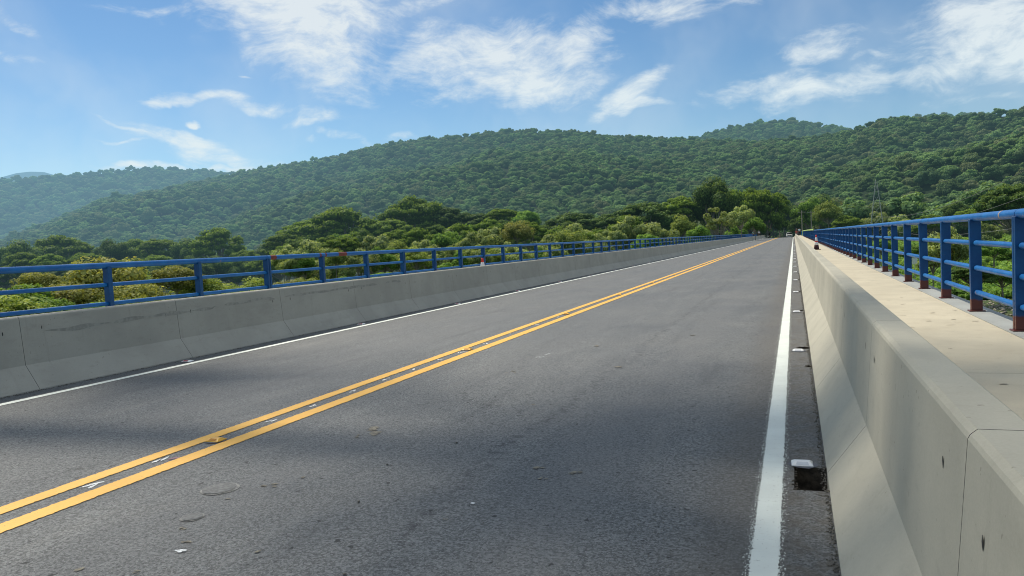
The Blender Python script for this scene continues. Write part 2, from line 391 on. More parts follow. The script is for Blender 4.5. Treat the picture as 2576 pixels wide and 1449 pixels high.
def stripe(xa, xb, y0, y1, z, m, name, near=14, jit=.004):
    mb = MB(); ysl = []; y = y0
    while y < y1:
        ysl.append(y); y += .012 if y < 5 else (.03 if y < near else (.3 if y < 30 else 6))
    ysl.append(y1); V = []
    for y in ysl:
        j = jit*(1 if y < near else .6); zz = z + road_dip(y)
        V.append((xa+random.gauss(0, j), y, zz)); V.append((xb+random.gauss(0, j), y, zz))
    Fq = [(2*i, 2*i+1, 2*i+3, 2*i+2) for i in range(len(ysl)-1)]
    return V, Fq, m, name
def speckle(x, y0, y1, n, spread, z, side):
    V = []; Fq = []
    for _ in range(n):
        y = y0+(y1-y0)*random.random()**1.6; dx = abs(random.gauss(0, spread)); px_ = x+side*dx
        s_ = random.uniform(.0012, .0042); an = random.random()*3; i = len(V)
        for k in range(4):
            t = an+k*math.pi/2; V.append((px_+s_*math.cos(t)*random.uniform(.7, 1.2), y+s_*math.sin(t)*1.3, z))
        Fq.append((i, i+1, i+2, i+3))
    return V, Fq
for nm, xa, xb, m, spk in (('edge_line', -.187, -.086, M_WHITE, 1), ('edge_line', -6.945, -6.84, M_WHITE, 0), ('centre_line', -3.615, -3.485, M_YELLOW, 0), ('centre_line', -3.875, -3.755, M_YELLOW, 0)):
    V, Fq, _, _ = stripe(xa, xb, -10, 300, .004, m, nm, jit=.0024)
    if spk:
        for (x, s) in ((xa, -1), (xb, 1)):
            v2, f2 = speckle(x, .5, 13, 2400, .011, .005, s); i0 = len(V); V += v2; Fq += [tuple(i+i0 for i in q) for q in f2]
    o = link(nm, npmesh(nm, V, Fq, m)); tag(o, kind='structure')

# stains, chalk numbers and old core patches lying on the asphalt
M_CHALK = simple('chalk_paint', (.66, .68, .68), .8, var=.3, scale=60); M_DUST = simple('dried_mud', (.20, .18, .14), .9, var=.4, scale=40)
M_PATCH = simple('core_patch_mortar', (.165, .165, .16), .85, var=.25, scale=50); M_RIM = simple('patch_rim', (.26, .255, .24), .85, var=.3, scale=60); M_PINK = simple('pink_spray', (.28, .17, .20), .85)
def blot(cx_, cy_, rx, ry, z, n=26, jag=.18, rot=0):
    i_v = []; ph = random.random()*9
    for k in range(n):
        t = 2*math.pi*k/n; q = 1+jag*(noise.noise((math.cos(t)*1.7+ph, math.sin(t)*1.7, ph))*1.6+random.uniform(-.4, .4))
        x, y = rx*q*math.cos(t), ry*q*math.sin(t); i_v.append((cx_+x*math.cos(rot)-y*math.sin(rot), cy_+x*math.sin(rot)+y*math.cos(rot), z))
    return i_v
def stain(name, polys, m):
    V = []; Fq = []
    for p in polys: Fq.append(tuple(range(len(V), len(V)+len(p)))); V += p
    me = bpy.data.meshes.new(name); me.from_pydata(V, [], Fq); me.materials.append(m); return link(name, me, road)
stain('core_patch', [blot(-2.89, 3.04, .098, .098, .0032, 40, .03), blot(-2.71, 2.66, .055, .055, .0032, 34, .05)], M_RIM)
stain('core_patch', [blot(-2.895, 3.04, .088, .088, .0062, 40, .03), blot(-2.71, 2.66, .048, .048, .0062, 34, .05)], M_PATCH)
dustp = []
for (x, y, a, b) in [(-2.74, 2.92, .026, .018), (-2.63, 2.53, .03, .025), (-2.45, 2.11, .04, .018), (-2.73, 2.07, .02, .04), (-2.64, 3.15, .05, .035), (-2.49, 2.41, .03, .02), (-2.68, 4.3, .085, .10), (-2.75, 4.15, .03, .05), (-2.6, 6.56, .06, .05), (-1.33, 3.72, .05, .03), (-1.12, 3.68, .045, .035), (-1.25, 3.55, .03, .02), (-2.55, 3.3, .02, .02), (-1.9, 5.2, .03, .03), (-2.1, 2.4, .02, .015), (-.95, 2.4, .02, .012), (-1.5, 2.9, .014, .012), (-1.62, 6.9, .06, .05), (-2.2, 8.3, .05, .08), (-1.2, 9.2, .05, .06)]:
    for _ in range(3):
        q = random.uniform(.25, .7); dustp.append(blot(x+random.gauss(0, a*.45), y+random.gauss(0, b*.45), a*q*.7, b*q*.7, .003+len(dustp)*.00003, 14, .5, random.random()))
stain('mud_spot', dustp, M_DUST)
for _ in range(60):
    pass
ch = []
yy = 2.98
for y, k in ((2.98, 5), (3.40, 3), (4.45, 3), (4.98, 3), (5.56, 3), (6.13, 3), (6.70, 3), (7.27, 3), (7.85, 3), (8.6, 2), (9.5, 2), (10.6, 2), (11.7, 2), (13, 2)):
    for _ in range(k):
        x = -3.69+random.uniform(-.03, .03); yq = y+random.uniform(-.06, .06); ch.append(blot(x, yq, random.uniform(.006, .014), random.uniform(.015, .045), .003+len(ch)*.00003, 10, .4, random.uniform(-.5, .5)))
for _ in range(6): ch.append(blot(-2.46+random.uniform(-.03, .03), 2.33+random.uniform(-.012, .012), .02, .006, .003+len(ch)*.00003, 10, .5, random.uniform(-.4, .4)))
for _ in range(3): ch.append(blot(-1.45+random.uniform(-.015, .015), 3.12+random.uniform(-.012, .012), .010, .008, .003+len(ch)*.00003, 10, .5, 0))
for _ in range(4): ch.append(blot(-2.62+random.uniform(-.06, .06), 7.6+random.uniform(-.15, .15), .004, .05, .003+len(ch)*.00003, 10, .3, -.35))
stain('chalk_mark', ch, M_CHALK); stain('spray_mark', [blot(-3.65, 3.47, .022, .03, .003, 14, .4)], M_PINK)

# loose grit swept to the edge of the road
V = []; Fq = []
def pebble(x, y, z, s):
    i = len(V)
    for k in range(6):
        dx, dy, dz = [(1,0,0),(-1,0,0),(0,1,0),(0,-1,0),(0,0,1),(0,0,-1)][k]; q = s*random.uniform(.6, 1.3)
        V.append((x+dx*q, y+dy*q, z+dz*q*.6))
    for a, b, c in ((0,2,4),(2,1,4),(1,3,4),(3,0,4),(2,0,5),(1,2,5),(3,1,5),(0,3,5)): Fq.append((i+a, i+b, i+c))
for _ in range(3200):
    y = 1.2+22*random.random()**2.2; pebble(XR0-.006-abs(random.gauss(0, .012)), y, .003, random.uniform(.0015, .0055)*(1+y*.04))
for _ in range(2600):
    y = 1.0+14*random.random()**1.8; pebble(random.uniform(-.55, .08)-abs(random.gauss(0, .12)), y, .002, random.uniform(.0012, .0042))
for _ in range(700):
    y = 1.5+9*random.random(); pebble(random.uniform(-3.4, -.4), y, .002, random.uniform(.0015, .004))
for x, y in ((-2.02, 3.02), (-2.0, 4.1), (-1.62, 2.3), (-2.2, 3.6)): pebble(x, y, .006, .010)
for _ in range(1800):
    y = 4+26*random.random()**1.5; pebble(XL0+.01+abs(random.gauss(0, .03)), y, .004, random.uniform(.003, .009))
o = link('gravel', npmesh('gravel', V, Fq, simple('loose_grit', (.13, .12, .10), .9, var=.6, scale=90))); tag(o, kind='stuff', label='loose grit and small stones along the foot of the barriers', cat='gravel')

# ------------------------------------------------------------------ barriers
def barrier_profile(sgn, x0):   # toe at x0, body to the right for sgn=+1
    p = [(0, -.16), (0, .012), (.006, .02), (.178, .255), (.216, .738), (.221, .748), (.235, .76), (.34, .76), (.350, .752), (.352, -.29), (0.02, -.29)]
    return [(x0+sgn*x, z) for x, z in p]
def barrier(name, sgn, x0, m, y1, label, joints):
    root = empty(name, (0, 0, 0)); tag(root, label, 'barrier')
    prof = barrier_profile(sgn, x0)
    ins = [(x+sgn*.009, z-(.010 if 5 <= k <= 8 else 0)) for k, (x, z) in enumerate(prof)]
    rows = [(-14.0, prof)]
    for y in joints:
        if -13.9 < y < y1-.1: rows += [(y-.0020, prof), (y-.0014, ins), (y+.0014, ins), (y+.0020, prof)]
    rows.append((y1, prof)); mb = MB(); n = len(prof); fi = []
    for y, p in rows: mb.v += [(x, y, z) for x, z in p]
    for j in range(len(rows)-1):
        g_ = not (rows[j][1] is prof and rows[j+1][1] is prof)
        for k in range(n): mb.f.append((j*n+k, (j+1)*n+k, (j+1)*n+(k+1) % n, j*n+(k+1) % n)); fi.append(1 if g_ else 0)
    mb.f += [tuple(range(n)), tuple((len(rows)-1)*n+k for k in range(n))[::-1]]; fi += [0, 0]
    me = mb.mesh('wall_body', [m, M_JOINT]); me.polygons.foreach_set('material_index', np.array(fi, np.int32)); link('wall_body', me, root)
    for y in joints:
        if y > 26 or y < 0: continue
        for dy in (-.19, .23):
            if random.random() < .08: continue
            z = .60+random.uniform(-.03, .03); x = x0+sgn*(.178+.038*(z-.255)/.483)
            r1 = random.uniform(.008, .013); rz = random.uniform(.016, .024)
            n = 10; pts = [(x-sgn*.002, y+dy+r1*.6*math.cos(2*math.pi*k/n)*random.uniform(.7, 1.2), z+rz*math.sin(2*math.pi*k/n)*random.uniform(.8, 1.15)) for k in range(n)]
            mb = MB(); mb.v = pts; mb.f = [tuple(range(n))]; mb.build('tie_hole', M_HOLE, root)
    return root
jR = [1.80-2.07*k for k in range(7)][::-1] + [1.80+2.07*k for k in range(1, 98)]
barrier('concrete_barrier', 1, XR0, M_BARR, END, 'beige concrete safety barrier between the right white line and the walkway', jR)
jL = [5.28-2.07*k for k in range(1, 9)][::-1] + [5.28+2.07*k for k in range(0, 111)]
barrier('concrete_barrier', -1, XL0, M_BARL, 238, 'grey shaded concrete safety barrier along the far left lane', jL)
# damp tide mark on the left wall
V = []; Fq = []
for seg in ((5.5, 8.1), (8.2, 9.3), (9.5, 12.4), (12.6, 13.2)):
    i0 = len(V); n = 60
    for k in range(n+1):
        y = seg[0]+(seg[1]-seg[0])*k/n; wv = noise.noise((y*2.3, 0, 1)); wd = max(.001, .018+.020*noise.noise((y*3.1, 5, 2)))*min(1, k/5, (n-k)/5)
        z = .60+.010*(y-6)*.6+.025*wv - (.02 if y < 8 else 0); 
        for zz in (z-wd, z+wd): V.append((XL0-(.178+.038*(zz-.255)/.483)+.0025, y, zz))
    Fq += [(i0+2*k, i0+2*k+2, i0+2*k+3, i0+2*k+1) for k in range(n)]
bl = [o for o in COL.objects if o.name.startswith('concrete_barrier')][1]
link('damp_stain', npmesh('damp_stain', V, Fq, simple('damp_concrete', (.30, .285, .24), .75, var=.2, scale=14)), bl)

# ------------------------------------------------------------------ walkways
def walkway(x0, x1, kx0, kx1):
    mb = MB(); a = -14.0
    while a < END:
        b = min(END, a+6.2 if a > -14 else a+6.9)
        mb.box(x0, x1, a+.004, b-.004, -.3, .26); a = b
    wk = mb.build('pavement', M_WALK); tag(wk, kind='structure')
    mb = MB(); mb.box(kx0, kx1, -14, END, -.34, .268); k = mb.build('kerb', M_KERB, wk)
    V = []; Fq = []
    rx = random.Random(5)
    ps = []
    for _ in range(120):
        y = 3+60*rx.random()**2; x = rx.uniform(x0+.1, x1-.05); ps.append(blot(x, y, rx.uniform(.01, .05), rx.uniform(.004, .02)*(1+y*.03), .2615+len(ps)*.00002, 12, .5, rx.random()))
    for p in ps: Fq.append(tuple(range(len(V), len(V)+len(p)))); V += p
    me = bpy.data.meshes.new('mortar_spot'); me.from_pydata(V, [], Fq); me.materials.append(simple('mortar', (.40, .345, .26), .9, var=.4, scale=30)); link('mortar_spot', me, wk)
walkway(.472, 1.66, 1.661, 1.93); walkway(-8.80, -7.624, -9.08, -8.801)

# ------------------------------------------------------------------ railings
S = 1.655; RZ = (.985, .725, .47)
def railing(label, x, Y0, nback, nfwd, off):
    root = empty('bridge_railing', (x, 0, 0)); tag(root, label, 'railing', 'blue tube railings along the bridge')
    def post_mesh(double):
        mb = MB()
        if double: mb.box(-.052, .052, -.047, -.007, .012, .962); mb.box(-.052, .052, .007, .047, .012, .962)
        else: mb.box(-.052, .052, -.033, .033, .012, .962)
        mb.box(-.075, .075, -.06, .06, .0, .012)
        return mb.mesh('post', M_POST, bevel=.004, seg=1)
    pm, pd = post_mesh(False), post_mesh(True)
    idx = list(range(-nback, nfwd)); ny = {i: Y0+S*i for i in idx}; n = 0; far = MB()
    for i in sorted(idx, key=lambda i: abs(ny[i])):
        y = ny[i]; dbl = (i-off) % 3 == 0
        if n < 100:
            o = link('post', pd if dbl else pm, root, (random.gauss(0, .002), y+random.gauss(0, .004), .268)); o.rotation_euler = (random.gauss(0, .004), random.gauss(0, .003), random.gauss(0, .02)); n += 1
        else: far.box(-.052, .052, y-.033, y+.033, .268, 1.23)
    if far.v:
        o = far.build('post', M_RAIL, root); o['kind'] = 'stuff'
    seams = [i for i in idx if (i-off) % 3 == 0]; ends = [idx[0]] + [i for i in seams if i not in (idx[0], idx[-1])] + [idx[-1]]
    mb = MB()
    for a, b in zip(ends, ends[1:]):
        mb.tube((0, ny[a]+.006, 1.25), (0, ny[b]-.006, 1.25), .041, n=20)
        if -3 < ny[a] < 60: dark = MB(); dark.tube((0, ny[a]-.0055, 1.25), (0, ny[a]+.0055, 1.25), .034, n=16); dark.build('rail_joint', M_RUST, root)
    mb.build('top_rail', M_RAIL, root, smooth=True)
    for z in RZ:
        mb = MB()
        for i in idx[:-1]: mb.tube((0, ny[i]+.034, z), (0, ny[i+1]-.034, z), .0275, n=14, dome=ny[i] < 30)
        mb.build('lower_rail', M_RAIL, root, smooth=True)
    return root, ny
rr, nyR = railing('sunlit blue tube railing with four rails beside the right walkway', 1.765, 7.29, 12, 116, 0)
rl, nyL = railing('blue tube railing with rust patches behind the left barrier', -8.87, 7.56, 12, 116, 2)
# rust and primer patches on the left top rail
mb = MB()
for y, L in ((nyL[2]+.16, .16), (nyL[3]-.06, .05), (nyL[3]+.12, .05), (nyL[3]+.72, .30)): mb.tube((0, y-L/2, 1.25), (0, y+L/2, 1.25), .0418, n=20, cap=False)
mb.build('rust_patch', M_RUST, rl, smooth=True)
mb = MB()
for y, L in ((nyR[0]+.52, .035), (nyR[3], .012)): mb.tube((0, y-L/2, 1.25), (0, y+L/2, 1.25), .0416, n=20, cap=False)
mb.build('bare_patch', simple('bare_primer', (.42, .28, .22), .7), rr, smooth=True)

# ------------------------------------------------------------------ road studs
M_STUDW = simple('white_plastic', (.80, .80, .80), .35, var=.05); M_STUDY = simple('yellow_plastic', (.80, .42, .03), .4, var=.08); M_BASE = simple('bitumen_pad', (.10, .105, .125), .6, var=.2, scale=30)
M_REFR = simple('red_reflector', (.45, .01, .015), .2); M_REFA = simple('amber_reflector', (.50, .20, .01), .2); M_REFW = simple('clear_reflector', (.60, .62, .66), .25)
def stud_parts(body, refl, wdt):
    mb = MB(); hw, hd = wdt/2, .045
    b = [(-hw, -hd), (hw, -hd), (hw, hd), (-hw, hd)]; t = [(-hw+.014, -hd+.03), (hw-.014, -hd+.03), (hw-.014, hd-.03), (-hw+.014, hd-.03)]
    i = 0; mb.v = [(x, y, .0) for x, y in b]+[(x*.99, y*.99, .005) for x, y in b]+[(x, y, .019) for x, y in t]
    for k in range(4):
        j = (k+1) % 4; mb.f += [(k, j, 4+j, 4+k), (4+k, 4+j, 8+j, 8+k)]
    mb.f += [(8, 9, 10, 11), (3, 2, 1, 0)]
    body_me = mb.mesh('stud_body', body, bevel=.004, seg=2, smooth=True)
    mb = MB()
    for s in (-1, 1):
        def P(u, v): # on the sloped face
            y0, z0, y1, z1 = -hd*.99, .005, -hd+.03, .019
            return (u, s*(y0+(y1-y0)*v-.001), z0+(z1-z0)*v+.0014)
        mb.quad(P(-hw+.022, .18), P(hw-.022, .18), P(hw-.026, .85), P(-hw+.026, .85))
    refl_me = mb.mesh('reflector', refl)
    V = blot(0, 0, wdt*.72, .062, .0045, 20, .18); me = bpy.data.meshes.new('bitumen_pad'); me.from_pydata(V, [], [tuple(range(20))]); me.materials.append(M_BASE)
    return body_me, refl_me, me
def stud_row(x, ysl, body, refl, wdt, first, rest, group, rzs=0):
    B, Rf, Pd = stud_parts(body, refl, wdt)
    for k, y in enumerate(ysl):
        r = empty('road_stud', (x, y, 0), rzs+random.uniform(-.04, .04)); tag(r, first[k] if k < len(first) else rest, 'road stud', group)
        link('stud_body', B, r, (0, 0, .005)); link('reflector', Rf, r, (0, 0, .005)); link('bitumen_pad', Pd, r)
stud_row(0.004, studY, M_STUDW, M_REFW, .105, ['nearest white road stud, just beyond the square hole by the right barrier', 'white road stud in the right shoulder, second nearest, with a dark slot behind it', 'white road stud in the right shoulder, third nearest'], 'small white road stud in the far part of the row beside the right barrier', 'white road studs beside the right barrier')
stud_row(-3.69, [3.88+4.13*i for i in range(14)], M_STUDY, M_REFA, .105, ['nearest yellow road stud between the two yellow centre lines', 'yellow road stud between the centre lines, second nearest', 'yellow road stud between the centre lines, third nearest'], 'small yellow road stud in the far part of the centre line row', 'yellow road studs on the centre line')
stud_row(-7.06, [7.05, 11.0, 14.95, 18.8, 22.7, 26.6, 30.5, 34.4, 38.3, 42.2], M_STUDW, M_REFR, .12, ['nearest white road stud with red reflector at the left barrier', 'white and red road stud second nearest along the left barrier', 'white and red road stud third nearest along the left barrier'], 'tiny white and red road stud farther along the left barrier', 'white and red road studs along the left barrier')

# ------------------------------------------------------------------ traffic cones
M_CRED = simple('cone_red', (.62, .035, .02), .5, var=.1); M_CWHT = simple('cone_white', (.75, .74, .72), .5, var=.1, scale=20); M_CBLK = simple('cone_base_rubber', (.05, .012, .014), .7)
def lathe(prof, n=24):
    V = []; Fq = []
    for r, z in prof:
        for k in range(n): V.append((r*math.cos(2*math.pi*k/n), r*math.sin(2*math.pi*k/n), z))
    for j in range(len(prof)-1):
        for k in range(n): Fq.append((j*n+k, j*n+(k+1) % n, (j+1)*n+(k+1) % n, (j+1)*n+k))
    return V, Fq
def cone(loc, label, hgt, bands, rz=0):
    r = empty('traffic_cone', loc, rz); tag(r, label, 'traffic cone')
    def rad(t): return .125*(1-t)+.028*t
    for (t0, t1, m, nm) in bands:
        prof = [(rad(t0), t0*hgt+.03), (rad(t0)+.001, t0*hgt+.031), (rad(t1)+.001, t1*hgt+.029), (rad(t1), t1*hgt+.03)]
        if t1 >= 1: prof += [(.022, hgt+.036), (.012, hgt+.038)]
        V, Fq = lathe(prof); o = link(nm, npmesh(nm, V, Fq, m, smooth=True), r)
    mb = MB(); mb.box(-.19, .19, -.19, .19, .0, .032); mb.build('base', M_CBLK, r, bevel=.01)
cone((1.03, 39.6, .26), 'red and white striped traffic cone standing on the right walkway', .70, [(0, .30, M_CBLK, 'lower_sleeve'), (.30, .50, M_CWHT, 'white_band'), (.50, .59, M_CRED, 'red_band'), (.59, .84, M_CWHT, 'white_band'), (.84, 1, M_CRED, 'red_tip')])
cone((-8.2, 19.15, .26), 'red topped white traffic cone behind the left barrier', .645, [(0, .35, M_CRED, 'red_band'), (.35, .83, M_CWHT, 'white_band'), (.83, 1, M_CRED, 'red_tip')])

# ------------------------------------------------------------------ yellow-green tape tied to the right railing
M_TAPE = simple('yellow_green_tape', (.45, .62, .16), .5, var=.15)
mb = MB()
ty_ = lambda px, x: x/math.tan(azel(px, 580)[0])
for (pa, za, pb, zb) in ((2018, .35, 2018.5, 1.3), (2018.5, 1.3, 2030, 1.34), (2030, 1.34, 2046, 1.30)):
    mb.tube((1.66, ty_(pa, 1.66), za), (1.66, ty_(pb, 1.66), zb), .07, .05, n=6)
tag(mb.build('caution_tape', M_TAPE), 'yellow green tape strung along the far right railing', 'tape')

# ------------------------------------------------------------------ people
def skin_body(name, joints, edges, m, parent=None, lev=1):
    me = bpy.data.meshes.new(name+'_rig'); me.from_pydata([j[0] for j in joints], edges, [])
    o = bpy.data.objects.new(name, me); COL.objects.link(o)
    sk = o.modifiers.new('s', 'SKIN'); sub = o.modifiers.new('u', 'SUBSURF'); sub.levels = lev; sub.render_levels = lev
    for v, j in zip(me.skin_vertices[0].data, joints): v.radius = (j[1], j[2] if len(j) > 2 else j[1])
    me.skin_vertices[0].data[0].use_root = True
    dg = bpy.context.evaluated_depsgraph_get(); new = bpy.data.meshes.new_from_object(o.evaluated_get(dg)); new.name = name
    bpy.data.objects.remove(o); new.materials.clear(); new.materials.append(m)
    for p in new.polygons: p.use_smooth = True
    return link(name, new, parent)
M_SKIN = simple('skin', (.28, .15, .09), .6, var=.05); M_HAIR = simple('dark_hair', (.012, .010, .009), .7)
def person(loc, rz, label, shirt, pants, hgt=1.7, lean=0., stride=.12, arms=.10):
    r = empty('person', loc, rz); tag(r, label, 'person'); k = hgt/1.7
    def Pt(x, y, z): return (x*k, y*k + lean*max(0, z-.9)*k, z*k)
    s = stride
    J = [(Pt(0, 0, .95), .12, .10), (Pt(0, 0, 1.15), .125, .09), (Pt(0, 0, 1.38), .13, .09), (Pt(0, 0, 1.46), .055), (Pt(0, .01, 1.52), .055), (Pt(0, .015, 1.60), .078, .09), (Pt(0, .01, 1.67), .055, .065)]
    E_ = [(0, 1), (1, 2), (2, 3), (3, 4), (4, 5), (5, 6)]
    for sg in (-1, 1):
        b = len(J); fy = s*sg
        J += [(Pt(.09*sg, 0, .88), .085), (Pt(.10*sg, fy*.6+.02, .50), .058), (Pt(.10*sg, fy, .10), .042), (Pt(.11*sg, fy+.10, .045), .035, .03)]
        E_ += [(0, b), (b, b+1), (b+1, b+2), (b+2, b+3)]
        J += [(Pt(.18*sg, 0, 1.40), .055), (Pt(.23*sg, -.02-fy*.3, 1.13), .042), (Pt(.24*sg, arms-fy*.6, .88), .032), (Pt(.24*sg, arms+.03-fy*.6, .80), .028, .04)]
        E_ += [(2, b+4), (b+4, b+5), (b+5, b+6), (b+6, b+7)]
    skin_body('body', J, E_, M_SKIN, r)
    g = 1.18
    Js = [(Pt(0, 0, .93), .135, .115), (Pt(0, 0, 1.15), .14, .105), (Pt(0, 0, 1.38), .145, .10), (Pt(0, 0, 1.45), .075, .07)]; Es = [(0, 1), (1, 2), (2, 3)]
    for sg in (-1, 1):
        b = len(Js); fy = s*sg; Js += [(Pt(.18*sg, 0, 1.40), .07), (Pt(.225*sg, -.015-fy*.25, 1.16), .062)]; Es += [(2, b), (b, b+1)]
    skin_body('shirt', Js, Es, shirt, r)
    Jp = [(Pt(0, 0, .94), .13, .11)]; Ep = []
    for sg in (-1, 1):
        b = len(Jp); fy = s*sg; Jp += [(Pt(.09*sg, 0, .86), .098), (Pt(.10*sg, fy*.6+.02, .50), .074), (Pt(.10*sg, fy, .14), .058)]; Ep += [(0, b), (b, b+1), (b+1, b+2)]
    skin_body('trousers', Jp, Ep, pants, r)
    skin_body('hair', [(Pt(0, -.012, 1.60), .083, .088), (Pt(0, 0, 1.675), .062, .075)], [(0, 1)], M_HAIR, r)
    return r
C_ = lambda n, c: simple(n, c, .85, var=.12)
person((1.15, 172, .26), 3.0, 'person in a pale blue-white shirt and dark trousers walking on the right walkway', C_('pale_shirt', (.55, .66, .70)), C_('dark_trousers', (.02, .022, .03)), 1.75, lean=.06, stride=.18)
person((.66, 176, .26), 3.1, 'person in a black top behind the walker in the pale shirt, right walkway', C_('black_top', (.018, .018, .022)), C_('grey_trousers', (.10, .09, .10)), 1.78)
person((.52, 168, .26), 3.2, 'shorter person in a red top at the right barrier, left of the walkers', C_('red_top', (.55, .10, .08)), C_('pink_trousers', (.40, .22, .20)), 1.25, stride=.08)
person((-8.3, 172, .26), 3.3, 'person in a light green shirt at the far end of the left railing', C_('green_shirt', (.25, .50, .38)), C_('navy_trousers', (.03, .05, .10)), 1.70)
person((-8.2, 198, .26), 3.0, 'person in a white shirt and dark trousers near the parked cars', C_('white_shirt', (.62, .62, .66)), C_('black_trousers', (.02, .02, .03)), 1.75, lean=.04)
person((-6.55, 226, -.28), 2.9, 'person in a dark top and pale shorts at the end of the left barrier', C_('dark_top', (.03, .02, .025)), C_('pale_shorts', (.45, .33, .28)), 1.70, stride=.2)

# ------------------------------------------------------------------ vehicles
M_GLASS = simple('car_glass', (.015, .02, .025), .08, var=0); M_TYRE = simple('tyre_rubber', (.015, .015, .016), .85); M_RIMW = simple('alloy_rim', (.45, .45, .46), .35, metal=.7); M_TRIM = simple('black_trim', (.02, .02, .021), .5); M_LAMP = simple('lamp_glass', (.75, .75, .72), .15)
def vehicle(name, cat, loc, rz, label, paintm, kind):
    r = empty(name, loc, rz); tag(r, label, cat); w2 = .89        # front faces -y
    if kind == 'pickup': side = [(-2.55, .45), (-2.6, .95), (-1.45, 1.10), (-.75, 1.72), (.65, 1.75), (.95, 1.12), (2.55, 1.12), (2.6, .5)]; glass = [(-1.30, 1.13), (-.73, 1.62), (.58, 1.65), (.80, 1.15)]
    else: side = [(-2.3, .42), (-2.35, .92), (-1.30, 1.08), (-.55, 1.66), (1.75, 1.70), (2.2, 1.10), (2.3, .45)]; glass = [(-1.12, 1.12), (-.52, 1.56), (1.62, 1.60), (1.95, 1.14)]
    mb = MB(); i = 0; n = len(side)
    for sx_ in (-1, 1):
        for (y, z) in side: mb.v.append((sx_*(w2-(.16*(z-1.1)/.6 if z > 1.15 else 0)), y, z))
    mb.f.append(tuple(range(n))); mb.f.append(tuple(range(n, 2*n))[::-1])
    for k in range(n): mb.f.append((k, n+k, n+(k+1) % n, (k+1) % n))
    mb.build('body', paintm, r, bevel=.06, seg=3, smooth=True)
    def top_x(z): return w2-(.16*(z-1.1)/.6 if z > 1.15 else 0)
    for s in (-1, 1):
        mb = MB(); pts = [(s*(top_x(z)+.006), y, z) for y, z in glass]; mb.v = pts; mb.f = [(0, 1, 2, 3)]; mb.build('side_window', M_GLASS, r)
    mb = MB(); a, b = side[2], side[3]
    def L(t, o=.012): return (a[0]+(b[0]-a[0])*t-o, a[1]+(b[1]-a[1])*t+o)
    (y0, z0), (y1, z1) = L(.1), L(.9); mb.v = [(-w2+.1, y0, z0), (w2-.1, y0, z0), (w2-.22, y1, z1), (-w2+.22, y1, z1)]; mb.f = [(0, 1, 2, 3)]; mb.build('windscreen', M_GLASS, r)
    yf = side[0][0]
    mb = MB(); mb.box(-.55, .55, yf-.07, yf-.02, .66, .88); mb.build('grille', M_TRIM, r, bevel=.015)
    mb = MB(); mb.box(-w2, w2, yf-.12, yf+.1, .38, .60); mb.build('bumper', M_TRIM if kind != 'pickup' else M_RIMW, r, bevel=.03)
    for s in (-1, 1):
        mb = MB(); mb.box(*sorted((s*.58, s*.86)), yf-.06, yf+.05, .68, .88); mb.build('headlight', M_LAMP, r, bevel=.02)
        mb = MB(); mb.box(*sorted((s*(w2+.0), s*(w2+.18))), side[2][0]+.25, side[2][0]+.36, 1.08, 1.24); mb.build('mirror', M_TRIM, r, bevel=.02)
        for yw in (side[0][0]+.85, side[-1][0]-.95):
            mb = MB(); mb.tube((s*(w2-.20), yw, .36), (s*(w2+.02), yw, .36), .36, n=24); t = mb.build('wheel', M_TYRE, r, bevel=.03, smooth=True)
            mb = MB(); mb.tube((s*(w2+.01), yw, .36), (s*(w2+.035), yw, .36), .2, n=16); mb.build('rim', M_RIMW, t)
    mb = MB(); mb.box(-.26, .26, yf-.135, yf-.122, .44, .55); mb.build('number_plate', M_LAMP, r)
    return r
CP = lambda n, c: simple(n, c, .25, var=.02)
vehicle('pickup_truck', 'pickup truck', (-1.35, 250, road_dip(250)), R(2), 'white pickup truck driving out of the tree tunnel toward the bridge', CP('white_car_paint', (.62, .64, .64)), 'pickup')
vehicle('parked_car', 'car', (-8.6, 243, road_dip(243)), R(12), 'white car with dark windows parked past the left barrier', CP('white_suv_paint', (.66, .66, .66)), 'suv')
vehicle('parked_car', 'car', (-12.2, 247, road_dip(247)+.25), R(-6), 'blue-grey car with pale roof parked behind the left railing end', CP('blue_car_paint', (.08, .10, .26)), 'suv')

# ------------------------------------------------------------------ terrain
def smooth(t): t = np.clip(t, 0, 1); return t*t*(3-2*t)
def ngrid(x, y, s, seed=0):      # cheap value noise, vectorised
    x = x/s; y = y/s; xi = np.floor(x).astype(int); yi = np.floor(y).astype(int); fx = smooth(x-xi); fy = smooth(y-yi)
    def h(a, b):
        n = (a*374761393 + b*668265263 + seed*362437) & 0xffffffff; n = ((n ^ (n >> 13))*1274126177) & 0xffffffff; return ((n ^ (n >> 16)) & 0xffff)/65535.
    return (h(xi, yi)*(1-fx)+h(xi+1, yi)*fx)*(1-fy)+(h(xi, yi+1)*(1-fx)+h(xi+1, yi+1)*fx)*fy
RIDGE = [(-300, 595), (0, 610), (60, 588), (100, 574), (180, 536), (250, 510), (330, 492), (420, 474), (500, 452), (560, 442), (600, 434), (700, 414), (850, 389), (960, 364), (1080, 346), (1200, 332), (1330, 325), (1400, 325), (1500, 331), (1600, 341), (1750, 349), (1900, 353), (2000, 348), (2100, 333), (2170, 314), (2220, 296), (2280, 289), (2340, 290), (2400, 287), (2480, 284), (2530, 272), (2576, 262), (2700, 235), (2900, 220)]
LEFT = [(-300, 470), (0, 455), (100, 445), (200, 439), (260, 432), (330, 424), (440, 424), (510, 433), (600, 436), (800, 445), (1000, 460)]
KNOB = [(1600, 400), (1730, 352), (1780, 338), (1830, 324), (1920, 308), (2000, 305), (2060, 312), (2110, 320), (2150, 331), (2200, 325), (2260, 310), (2340, 292), (2420, 288), (2480, 292), (2600, 320)]
FAR = [(-300, 452), (-100, 460), (0, 444), (40, 433), (75, 429), (110, 430), (145, 440), (260, 455), (400, 480)]
